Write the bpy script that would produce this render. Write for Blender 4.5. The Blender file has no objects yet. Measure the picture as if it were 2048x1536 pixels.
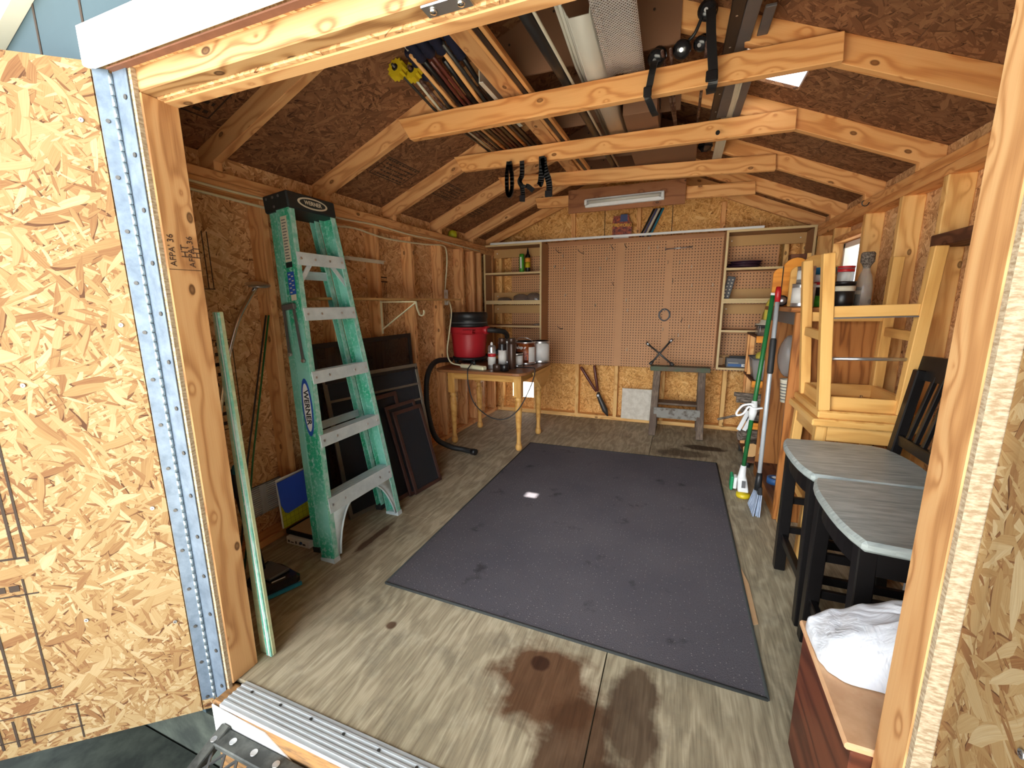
import bpy, bmesh, math, random
from mathutils import Vector, Matrix
random.seed(7)
C = bpy.context.scene.collection
PI = math.pi
V = Vector
# ------------------------------------------------------------------ materials
class NT:
    def __init__(s, name):
        s.m = bpy.data.materials.new(name); s.m.use_nodes = True
        s.t = s.m.node_tree; s.t.nodes.clear()
        s.out = s.n('ShaderNodeOutputMaterial'); s.b = s.n('ShaderNodeBsdfPrincipled')
        s.l(s.b.outputs[0], s.out.inputs[0])
    def n(s, typ, **kw):
        x = s.t.nodes.new(typ)
        for k, v in kw.items(): setattr(x, k, v)
        return x
    def l(s, a, b): s.t.links.new(a, b)
    def put(s, sock, v):
        if hasattr(v, 'links') or isinstance(v, bpy.types.NodeSocket): s.l(v, sock)
        else: sock.default_value = v
    def math(s, op, a, b=0.0, c=None, clamp=False):
        x = s.n('ShaderNodeMath', operation=op); x.use_clamp = clamp
        s.put(x.inputs[0], a); s.put(x.inputs[1], b)
        if c is not None: s.put(x.inputs[2], c)
        return x.outputs[0]
    def uv(s): return s.n('ShaderNodeUVMap', uv_map='UVMap').outputs[0]
    def map(s, vec, loc=(0,0,0), rot=(0,0,0), scale=(1,1,1)):
        x = s.n('ShaderNodeMapping'); s.l(vec, x.inputs[0])
        x.inputs[1].default_value = loc; x.inputs[2].default_value = rot; x.inputs[3].default_value = scale
        return x.outputs[0]
    def noise(s, vec, scale=5, detail=3, rough=.5, dist=0, out=0):
        x = s.n('ShaderNodeTexNoise'); s.l(vec, x.inputs['Vector'])
        x.inputs['Scale'].default_value = scale; x.inputs['Detail'].default_value = detail
        x.inputs['Roughness'].default_value = rough; x.inputs['Distortion'].default_value = dist
        return x.outputs[out]
    def ramp(s, fac, stops, interp='LINEAR'):
        x = s.n('ShaderNodeValToRGB'); s.put(x.inputs[0], fac); r = x.color_ramp; r.interpolation = interp
        while len(r.elements) < len(stops): r.elements.new(.5)
        for e, (p, c) in zip(r.elements, stops):
            e.position = p; e.color = (c, c, c, 1) if isinstance(c, (int, float)) else (*c, 1)
        return x.outputs[0]
    def mix(s, fac, a, b, mode='MIX'):
        x = s.n('ShaderNodeMix', data_type='RGBA', blend_type=mode)
        s.put(x.inputs[0], fac)
        for i, v in ((6, a), (7, b)):
            if isinstance(v, tuple): x.inputs[i].default_value = (*v, 1)[:4]
            else: s.put(x.inputs[i], v)
        return x.outputs[2]
    def sep(s, vec):
        x = s.n('ShaderNodeSeparateXYZ'); s.l(vec, x.inputs[0]); return x.outputs
    def comb(s, a, b, c=0.0):
        x = s.n('ShaderNodeCombineXYZ')
        for i, v in enumerate((a, b, c)): s.put(x.inputs[i], v)
        return x.outputs[0]
    def bump(s, h, strength=.2, dist=.01):
        x = s.n('ShaderNodeBump'); x.inputs['Strength'].default_value = strength; x.inputs['Distance'].default_value = dist
        s.l(h, x.inputs['Height']); s.l(x.outputs[0], s.b.inputs['Normal'])
    def fin(s, col, rough=.6, metal=0.0, spec=.5):
        s.put(s.b.inputs['Base Color'], (*col, 1) if isinstance(col, tuple) else col)
        s.put(s.b.inputs['Roughness'], rough); s.b.inputs['Metallic'].default_value = metal
        s.b.inputs['Specular IOR Level'].default_value = spec
        return s.m
def srgb(*c):
    f = lambda x: (x/255/12.92) if x <= 10 else ((x/255+.055)/1.055)**2.4
    return tuple(f(x) for x in c)

def osb(name, stops, size=1.0, rough=.75):
    t = NT(name); uv = t.uv()
    w = t.noise(uv, 4, 2, out=1)
    x = t.n('ShaderNodeVectorMath', operation='MULTIPLY_ADD'); t.l(w, x.inputs[0]); x.inputs[1].default_value = (.05,)*3; t.l(uv, x.inputs[2])
    base = x.outputs[0]
    val = None
    for i, (ang, sx, sy) in enumerate([(.25, 11, 46), (1.35, 14, 62), (2.2, 13, 66), (.9, 12, 48), (2.75, 20, 110), (1.9, 24, 130), (.5, 32, 170)]):
        mp = t.map(t.map(base, (i*3.7, i*1.9, 0), (0, 0, ang)), scale=(sx/size, sy/size, 1))
        vo = t.n('ShaderNodeTexVoronoi', voronoi_dimensions='2D'); t.l(mp, vo.inputs['Vector']); vo.inputs['Scale'].default_value = 1
        r, g, b = t.sep(vo.outputs['Color'])
        # fine fibre along each strand
        fib = t.noise(t.map(t.map(base, (i, 0, 0), (0, 0, ang)), scale=(14/size, 420/size, 1)), 1, 2)
        r2 = t.math('MULTIPLY_ADD', fib, .35, t.math('MULTIPLY_ADD', r, .62, .02))
        # dark rim under each strand
        rim = t.math('MULTIPLY', t.math('GREATER_THAN', vo.outputs['Distance'], .72), .28)
        r2 = t.math('SUBTRACT', r2, rim)
        if val is None: val, pri = r2, g
        else:
            m = t.math('GREATER_THAN', g, pri)
            mx = t.n('ShaderNodeMix', data_type='FLOAT'); t.l(m, mx.inputs[0]); t.l(val, mx.inputs[2]); t.l(r2, mx.inputs[3]); val = mx.outputs[0]
            pri = t.math('MAXIMUM', g, pri)
    big = t.noise(uv, 1.6, 2)
    val = t.math('ADD', val, t.math('MULTIPLY_ADD', big, .25, -.125))
    col = t.ramp(val, stops)
    t.bump(val, .25, .003)
    return t.fin(col, rough, spec=.2)

def wood(name, c1, c2, c3, knot=True, ring=55, rough=.6, grain=1.0, spec=.3):
    t = NT(name); uv = t.uv(); u, v, _ = t.sep(uv)
    n1 = t.noise(t.comb(t.math('MULTIPLY', u, 1.3), t.math('MULTIPLY', v, 9)), 1, 3)
    n2 = t.noise(t.comb(t.math('MULTIPLY', u, 5), t.math('MULTIPLY', v, 320)), 1, 3, .6)
    kd = None; off = 0.0
    if knot:
        vo = t.n('ShaderNodeTexVoronoi', voronoi_dimensions='2D'); vo.inputs['Scale'].default_value = 1
        t.l(t.comb(t.math('MULTIPLY', u, 5.0), t.math('MULTIPLY', v, 9.0)), vo.inputs['Vector'])
        kd = vo.outputs['Distance']
        off = t.math('MULTIPLY', t.math('POWER', t.math('SUBTRACT', 1.0, kd, clamp=True), 6.0), 9.0)
    ph = t.math('MULTIPLY_ADD', v, ring*2, t.math('MULTIPLY_ADD', n1, 22*grain, off))
    w = t.math('MULTIPLY_ADD', t.math('SINE', ph), .5, .5)
    w = t.math('POWER', w, 2.2)
    f = t.math('ADD', t.math('MULTIPLY', w, .55), t.math('MULTIPLY', n2, .45))
    big = t.noise(t.comb(t.math('MULTIPLY', u, .9), t.math('MULTIPLY', v, 5)), 1, 2)
    f = t.math('ADD', f, t.math('MULTIPLY_ADD', big, .5, -.25))
    col = t.ramp(f, [(.1, c1), (.5, c2), (.95, c3)])
    if knot:
        k = t.ramp(kd, [(.03, .75), (.06, 1.0), (.085, 0.0)])
        sel = t.math('GREATER_THAN', t.sep(vo.outputs['Color'])[0], .72)
        k = t.math('MULTIPLY', k, sel)
        col = t.mix(k, col, tuple(x*.34 for x in c3))
    t.bump(f, .12, .002)
    return t.fin(col, rough, spec=spec)

def plain(name, col, rough=.5, metal=0.0, var=.12, scale=30, spec=.5, bump=0):
    t = NT(name); uv = t.uv()
    n = t.noise(uv, scale, 3)
    c = t.mix(n, tuple(x*(1-var) for x in col), tuple(min(1, x*(1+var)) for x in col))
    if bump: t.bump(n, bump, .003)
    return t.fin(c, rough, metal, spec)

def speck(name, a, b, scale, lo, hi, rough=.5, metal=0.0, stretch=(1, 1), c=None):
    t = NT(name); uv = t.uv()
    n = t.noise(t.map(uv, scale=(stretch[0], stretch[1], 1)), scale, 4, .65)
    f = t.ramp(n, [(lo, 0.0), (hi, 1.0)])
    col = t.mix(f, a, b)
    if c:
        n2 = t.noise(uv, 3.5, 2); col = t.mix(t.ramp(n2, [(.4, 0.0), (.62, 1.0)]), col, c)
    t.bump(n, .15, .002)
    return t.fin(col, rough, metal)

M = {}
M['osb_door'] = osb('osb_door', [(0, srgb(82,52,32)), (.2, srgb(124,86,54)), (.42, srgb(148,118,78)), (.68, srgb(162,137,98)), (1, srgb(184,168,136))], 1.0)
M['osb_wall'] = osb('osb_wall', [(0, srgb(118,78,48)), (.25, srgb(188,138,92)), (.5, srgb(216,170,120)), (.75, srgb(230,190,140)), (1, srgb(244,216,170))], .9)
M['osb_back'] = osb('osb_back', [(0, srgb(126,76,34)), (.25, srgb(198,138,72)), (.5, srgb(226,168,98)), (.75, srgb(238,188,118)), (1, srgb(248,216,158))], .75)
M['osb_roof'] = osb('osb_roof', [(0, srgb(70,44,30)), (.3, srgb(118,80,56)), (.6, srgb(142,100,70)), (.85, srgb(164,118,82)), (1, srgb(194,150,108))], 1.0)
M['pine'] = wood('pine', srgb(240,182,118), srgb(228,162,98), srgb(200,128,70))
M['pine_light'] = wood('pine_light', srgb(242,196,126), srgb(230,178,108), srgb(204,144,80))
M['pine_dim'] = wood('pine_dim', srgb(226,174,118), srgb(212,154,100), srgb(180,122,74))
M['jamb'] = wood('jamb', srgb(210,166,116), srgb(196,146,96), srgb(160,110,68), ring=40)
M['fir'] = wood('fir', srgb(184,148,104), srgb(164,124,80), srgb(116,74,42), ring=70, grain=1.3)
M['oak'] = wood('oak', srgb(176,116,62), srgb(160,100,48), srgb(104,58,24), knot=False, ring=60, grain=1.7, rough=.45)
M['maple'] = wood('maple', srgb(224,172,98), srgb(214,160,86), srgb(196,138,68), knot=False, ring=30, rough=.4)
M['birch'] = wood('birch', srgb(226,178,106), srgb(216,164,92), srgb(196,142,74), knot=False, ring=26, rough=.45)
M['table_top'] = wood('table_top', srgb(150,98,60), srgb(126,80,48), srgb(94,58,34), knot=False, ring=50, rough=.35)
M['orange_wood'] = wood('orange_wood', srgb(240,160,62), srgb(228,144,50), srgb(204,120,40), knot=False, ring=30, rough=.4)
M['brown_wood'] = wood('brown_wood', srgb(110,60,40), srgb(88,46,32), srgb(60,30,20), knot=False, ring=40, rough=.45)
M['dark_board'] = wood('dark_board', srgb(120,76,50), srgb(96,58,38), srgb(70,40,26), rough=.7)
M['old_wood'] = speck('old_wood', srgb(92,76,64), srgb(132,112,94), 14, .4, .62, .8, 0, (1, 9), srgb(92,74,62))
M['green_chip'] = speck('green_chip', srgb(108,92,76), srgb(88,98,78), 10, .42, .55, .8)
M['grey_chip'] = speck('grey_chip', srgb(96,84,74), srgb(142,138,130), 18, .36, .5, .8)
M['siding'] = plain('siding', srgb(54,74,82), .7, var=.06)
M['trim_white'] = speck('trim_white', srgb(226,228,226), srgb(240,242,240), 26, .4, .6, .6, 0, (1, 4))
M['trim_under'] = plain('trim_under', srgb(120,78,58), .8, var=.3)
M['cream'] = plain('cream', srgb(232,226,206), .6, var=.05, scale=6)
M['alu'] = speck('alu', (.50, .53, .55), (.62, .65, .67), 8, .35, .65, .55, .35, (1, 6))
M['alu_flat'] = speck('alu_flat', (.58, .68, .72), (.72, .82, .86), 12, .35, .65, .5, .2)
M['hinge'] = speck('hinge', srgb(88,102,118), srgb(114,128,144), 20, .35, .65, .5, .3)
M['knuckle'] = plain('knuckle', srgb(176,192,202), .3, .7)
M['steel'] = plain('steel', (.6, .6, .6), .3, .9)
M['chrome'] = plain('chrome', (.75, .75, .76), .12, 1.0)
M['dark_steel'] = plain('dark_steel', (.08, .075, .07), .45, .6, var=.3)
M['rust'] = speck('rust', srgb(84,50,38), srgb(150,128,116), 30, .45, .65, .7, .3)
M['brown_metal'] = plain('brown_metal', srgb(58,46,40), .5, .2)
M['grey_metal'] = plain('grey_metal', srgb(104,100,100), .5, .3)
M['black'] = plain('black', (.012, .012, .013), .45, var=.3)
M['black_paint'] = plain('black_paint', (.006, .005, .005), .35, var=.2, spec=.3)
M['black_rubber'] = plain('black_rubber', (.02, .02, .02), .6, var=.3)
M['black_gloss'] = plain('black_gloss', (.015, .015, .017), .18)
M['navy'] = plain('navy', srgb(24,28,52), .7)
M['yellow'] = plain('yellow', srgb(206,180,30), .4)
M['white'] = plain('white', srgb(232,232,230), .45, var=.04)
M['offwhite'] = plain('offwhite', srgb(214,206,184), .5, var=.06)
M['vinyl'] = plain('vinyl', srgb(206,202,190), .4, var=.06, scale=4)
M['ivory'] = plain('ivory', srgb(220,214,178), .4, var=.05)
M['ink'] = plain('ink', srgb(58,44,34), .9)
M['ink_soft'] = plain('ink_soft', srgb(74,50,34), .9)
M['masonite'] = plain('masonite', srgb(176,122,80), .65, var=.08, scale=6)
M['masonite_rail'] = plain('masonite_rail', srgb(190,146,88), .6, var=.06, scale=8)
M['shelf_in'] = plain('shelf_in', srgb(170,124,84), .65, var=.08)
M['shelf_edge'] = plain('shelf_edge', srgb(214,186,134), .55, var=.06)
M['red'] = plain('red', srgb(178,36,44), .4, var=.08)
M['ladder_green'] = speck('ladder_green', srgb(40,164,124), srgb(186,222,220), 60, .50, .70, .45, 0, (1, 1), srgb(136,204,190))
M['ladder_edge'] = speck('ladder_edge', srgb(120,196,176), srgb(190,222,216), 30, .4, .65, .45)
M['cap'] = plain('cap', srgb(28,36,38), .5)
M['blue_label'] = plain('blue_label', srgb(40,84,176), .4)
M['paper'] = plain('paper', srgb(206,198,176), .6)
M['screen_frame'] = plain('screen_frame', srgb(22,20,20), .5)
M['bronze_frame'] = plain('bronze_frame', srgb(122,112,98), .4, .4)
M['brown_frame'] = plain('brown_frame', srgb(72,46,40), .5)
M['blue_mat'] = plain('blue_mat', srgb(44,84,206), .5, var=.05)
M['tile'] = speck('tile', srgb(196,184,164), srgb(212,202,184), 20, .4, .6, .5)
M['mount_board'] = wood('mount_board', srgb(164,108,70), srgb(150,96,60), srgb(122,74,46), ring=25)
M['cardboard'] = plain('cardboard', srgb(132,94,68), .8, var=.08, scale=6)
M['cardboard_tan'] = plain('cardboard_tan', srgb(196,158,116), .8, var=.06)
M['tan_top'] = speck('tan_top', srgb(206,158,116), srgb(220,176,134), 9, .4, .6, .7)
M['grey_seat'] = NT('grey_seat')
M['frayed'] = speck('frayed', srgb(150,128,100), srgb(190,172,146), 60, .4, .6, .95, 0, (1, 3))
M['bark'] = speck('bark', srgb(70,58,48), srgb(140,126,112), 22, .4, .62, .95, 0, (1, 5))
M['log_end'] = plain('log_end', srgb(206,160,104), .8, var=.1)
M['pipe_black'] = plain('pipe_black', (.02, .018, .018), .4)
M['green_plastic'] = plain('green_plastic', srgb(36,108,56), .35)
M['green_bright'] = plain('green_bright', srgb(70,150,40), .4)
M['mop_green'] = plain('mop_green', srgb(40,150,96), .5)
M['teal'] = plain('teal', srgb(30,110,130), .4)
M['cyan'] = plain('cyan', srgb(50,150,190), .4)
M['bristle'] = speck('bristle', srgb(120,134,158), srgb(176,188,206), 60, .4, .6, .8, 0, (.3, 4))
M['purple'] = plain('purple', srgb(70,44,58), .1)
M['mid_grey'] = plain('mid_grey', srgb(96,96,98), .5)
M['label_blue'] = plain('label_blue', srgb(52,96,150), .5)
M['can_metal'] = plain('can_metal', (.6, .6, .6), .28, .85)
M['can_label'] = plain('can_label', srgb(206,202,196), .5, var=.08)
M['can_brown'] = speck('can_brown', srgb(84,34,14), srgb(176,90,34), 10, .4, .65, .4)
M['can_black'] = plain('can_black', srgb(26,22,22), .35)
M['bronze_paint'] = plain('bronze_paint', srgb(70,50,40), .35, .3)
M['blue_lid'] = plain('blue_lid', srgb(36,110,150), .4)
M['red_lid'] = plain('red_lid', srgb(180,30,34), .4)
M['yellow_green'] = plain('yellow_green', srgb(186,184,30), .5)
M['yellow_bag'] = plain('yellow_bag', srgb(196,180,70), .5, var=.25, scale=20)
M['print_red'] = speck('print_red', srgb(92,20,16), srgb(190,84,30), 40, .42, .62, .4)
M['letter_yellow'] = plain('letter_yellow', srgb(236,180,40), .5)
M['print_blue'] = plain('print_blue', srgb(60,70,110), .5)
M['metal_ramp'] = speck('metal_ramp', srgb(58,60,58), srgb(96,98,94), 16, .4, .65, .6, .3)
M['wire_mesh'] = plain('wire_mesh', srgb(104,106,108), .45, .6)
M['loop_red'] = plain('loop_red', srgb(96,44,34), .35)
M['glass_edge'] = speck('glass_edge', srgb(150,176,140), srgb(206,206,170), 14, .38, .66, .5, 0, (3, 1), srgb(182,182,140))
M['gravel'] = plain('gravel', srgb(222,218,206), .9, var=.2, scale=8)
M['mat_dark'] = speck('mat_dark', srgb(40,46,40), srgb(74,80,70), 7, .4, .65, .8)
M['wood_dirty'] = speck('wood_dirty', srgb(168,122,72), srgb(110,84,58), 8, .45, .65, .8, 0, (1, 6))
# weathered grey stool seat
t = M['grey_seat']; uv = t.uv(); u_, v_, _ = t.sep(uv)
n = t.noise(t.comb(t.math('MULTIPLY', u_, 9), t.math('MULTIPLY', v_, 60)), 1, 4, .6)
n2 = t.noise(uv, 5, 2)
M['grey_seat'] = t.fin(t.mix(t.ramp(t.math('ADD', n, t.math('MULTIPLY_ADD', n2, .4, -.2)), [(.3, 0.0), (.7, 1.0)]), srgb(132,140,138), srgb(184,192,188)), .42)
# pegboard
def peg(name, bands):
    t = NT(name); uv = t.uv(); u, v, _ = t.sep(uv)
    s = 1/.0254
    fu = t.math('SUBTRACT', t.math('FRACT', t.math('MULTIPLY', u, s)), .5)
    fv = t.math('SUBTRACT', t.math('FRACT', t.math('MULTIPLY', v, s)), .5)
    d = t.math('SQRT', t.math('ADD', t.math('MULTIPLY', fu, fu), t.math('MULTIPLY', fv, fv)))
    hole = t.math('LESS_THAN', d, .19)
    for b in bands:   # where a stud stands right behind the board no hole shows through
        hole = t.math('MULTIPLY', hole, t.math('GREATER_THAN', t.math('ABSOLUTE', t.math('SUBTRACT', u, b)), .028))
    n = t.noise(uv, 5, 3)
    c = t.mix(n, srgb(188,134,88), srgb(204,150,102))
    t.bump(t.math('SUBTRACT', 1.0, hole), .6, .004)
    return t.fin(t.mix(hole, c, srgb(52,26,14)), .6)
M['pegboard'] = peg('pegboard', [-.97, -.57, -.12])
# floor plywood; UV = metres on the floor
def floor_mat():
    t = NT('floor_plywood'); uv = t.uv(); u, v, _ = t.sep(uv)
    nw = t.noise(t.comb(t.math('MULTIPLY', u, 5), t.math('MULTIPLY', v, 1.1)), 1, 4, .55)
    ph = t.math('MULTIPLY_ADD', u, 70, t.math('MULTIPLY', nw, 60))
    rings = t.math('POWER', t.math('MULTIPLY_ADD', t.math('SINE', ph), .5, .5), 1.6)
    fib = t.noise(t.comb(t.math('MULTIPLY', u, 160), t.math('MULTIPLY', v, 7)), 1, 3, .6)
    f = t.math('ADD', t.math('MULTIPLY', rings, .22), t.math('MULTIPLY_ADD', fib, .7, .04))
    grey = t.ramp(f, [(.15, srgb(108,98,80)), (.5, srgb(158,146,120)), (.85, srgb(194,182,154))])
    tan = t.ramp(f, [(.15, srgb(146,128,104)), (.5, srgb(196,180,152)), (.85, srgb(222,208,182))])
    wear = t.noise(uv, 1.7, 4, .6)
    k = t.math('ADD', t.math('MULTIPLY_ADD', wear, 1.6, -.95), .5, clamp=True)
    # the sheet right of the seam is the greyer one
    k = t.math('MULTIPLY', k, t.math('SUBTRACT', 1.0, t.math('MULTIPLY', t.math('GREATER_THAN', u, -.165), .75)))
    col = t.mix(k, grey, tan)
    dirt = t.ramp(t.noise(uv, 6, 5, .65), [(.5, 0.0), (.72, 1.0)])
    col = t.mix(t.math('MULTIPLY', dirt, .45), col, srgb(92,88,80))
    ndis = t.noise(uv, 7, 4, .6)
    def stain(cx, cy, rx, ry, colr, strength, soft=.25):
        nonlocal col
        a = t.math('DIVIDE', t.math('SUBTRACT', u, cx), rx); b = t.math('DIVIDE', t.math('SUBTRACT', v, cy), ry)
        d = t.math('SQRT', t.math('ADD', t.math('MULTIPLY', a, a), t.math('MULTIPLY', b, b)))
        d = t.math('ADD', d, t.math('MULTIPLY_ADD', ndis, 1.6, -.8))
        m = t.ramp(t.math('MULTIPLY', d, .5), [(.5-soft/2, 1.0), (.5+soft/4, 0.0)])
        col = t.mix(t.math('MULTIPLY', m, strength), col, t.mix(f, tuple(x*.5 for x in colr), tuple(x*1.5 for x in colr)))
    stain(-.33, 1.10, .17, .17, srgb(92,58,34), .92)
    stain(-.20, .92, .12, .20, srgb(84,56,36), .9)
    stain(-.06, 1.06, .085, .20, srgb(78,58,42), .85)
    stain(-.10, .80, .10, .14, srgb(78,58,42), .8)
    stain(-.37, 1.17, .028, .028, srgb(58,34,22), .9)      # knot
    stain(-.95, 1.13, .022, .022, srgb(84,58,40), .9)
    stain(.24, 3.69, .17, .07, srgb(52,34,22), .9)
    stain(.06, 3.50, .20, .10, srgb(62,42,28), .7)
    stain(-1.42, 1.62, .02, .17, srgb(70,36,22), .8)
    t.bump(f, .2, .002)
    return t.fin(col, .72, spec=.25)
M['floor'] = floor_mat()
def rug_mat():
    t = NT('rug_pile'); uv = t.uv()
    n = t.noise(uv, 220, 2, .7); big = t.noise(uv, 2.2, 3)
    c = t.mix(n, srgb(64,61,65), srgb(120,115,120))
    c = t.mix(t.math('MULTIPLY', t.ramp(big, [(.35, 0.0), (.65, 1.0)]), .5), c, srgb(76,74,82))
    vo = t.n('ShaderNodeTexVoronoi', voronoi_dimensions='2D'); t.l(uv, vo.inputs['Vector']); vo.inputs['Scale'].default_value = 55
    lint = t.math('MULTIPLY', t.math('LESS_THAN', vo.outputs['Distance'], .11), t.math('GREATER_THAN', t.sep(vo.outputs['Color'])[0], .72))
    c = t.mix(t.math('MULTIPLY', lint, .5), c, srgb(170,160,160))
    dk = t.ramp(t.noise(uv, 5.5, 4, .6), [(.62, 0.0), (.72, 1.0)])
    c = t.mix(t.math('MULTIPLY', dk, .55), c, srgb(36,33,35))
    t.bump(n, .5, .004)
    return t.fin(c, .95, spec=.1)
M['rug'] = rug_mat()
M['rug_edge'] = plain('rug_edge', srgb(48,50,48), .95)
def sheer(name, col, alpha, rough=.4, trans=0):
    t = NT(name); t.fin(col, rough); t.b.inputs['Alpha'].default_value = alpha
    return t.m
M['screen_mesh'] = sheer('screen_mesh', srgb(34,36,42), .82, .8)
M['screen_mesh_thin'] = sheer('screen_mesh_thin', srgb(30,30,32), .55, .8)
M['clear_plastic'] = sheer('clear_plastic', srgb(190,184,172), .38, .15)
M['smoky'] = sheer('smoky', srgb(128,110,98), .62, .15)
M['tub'] = sheer('tub', srgb(170,164,160), .6, .25)
M['glass'] = sheer('glass', srgb(220,232,236), .35, .1)
def bagmat():
    t = NT('bag_plastic'); n = t.noise(t.uv(), 8, 4, .6, 1.0)
    t.bump(n, .55, .02); t.fin(srgb(232,236,244), .35); t.b.inputs['Alpha'].default_value = .93
    t.b.inputs['Subsurface Weight'].default_value = .25; t.b.inputs['Subsurface Radius'].default_value = (.02, .02, .02)
    return t.m
M['bag'] = bagmat()
def perforated():
    t = NT('perforated_metal'); uv = t.uv(); mp = t.map(uv, (0, 0, 0), (0, 0, .78), (1/.0085,)*2+(1,)); u, v, _ = t.sep(mp)
    fu = t.math('SUBTRACT', t.math('FRACT', u), .5); fv = t.math('SUBTRACT', t.math('FRACT', v), .5)
    d = t.math('SQRT', t.math('ADD', t.math('MULTIPLY', fu, fu), t.math('MULTIPLY', fv, fv)))
    a = t.math('GREATER_THAN', d, .30); t.l(a, t.b.inputs['Alpha'])
    return t.fin((.62, .6, .58), .45, .3)
M['perforated'] = perforated()
def mat_grid():
    t = NT('cutting_mat'); u, v, _ = t.sep(t.uv()); g = None
    for a in (u, v):
        e = t.math('LESS_THAN', t.math('FRACT', t.math('MULTIPLY', a, 1/.0254)), .06)
        g = e if g is None else t.math('MAXIMUM', g, e)
    return t.fin(t.mix(g, srgb(186,186,26), srgb(110,110,20)), .5)
M['grid_mat'] = mat_grid()

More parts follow.
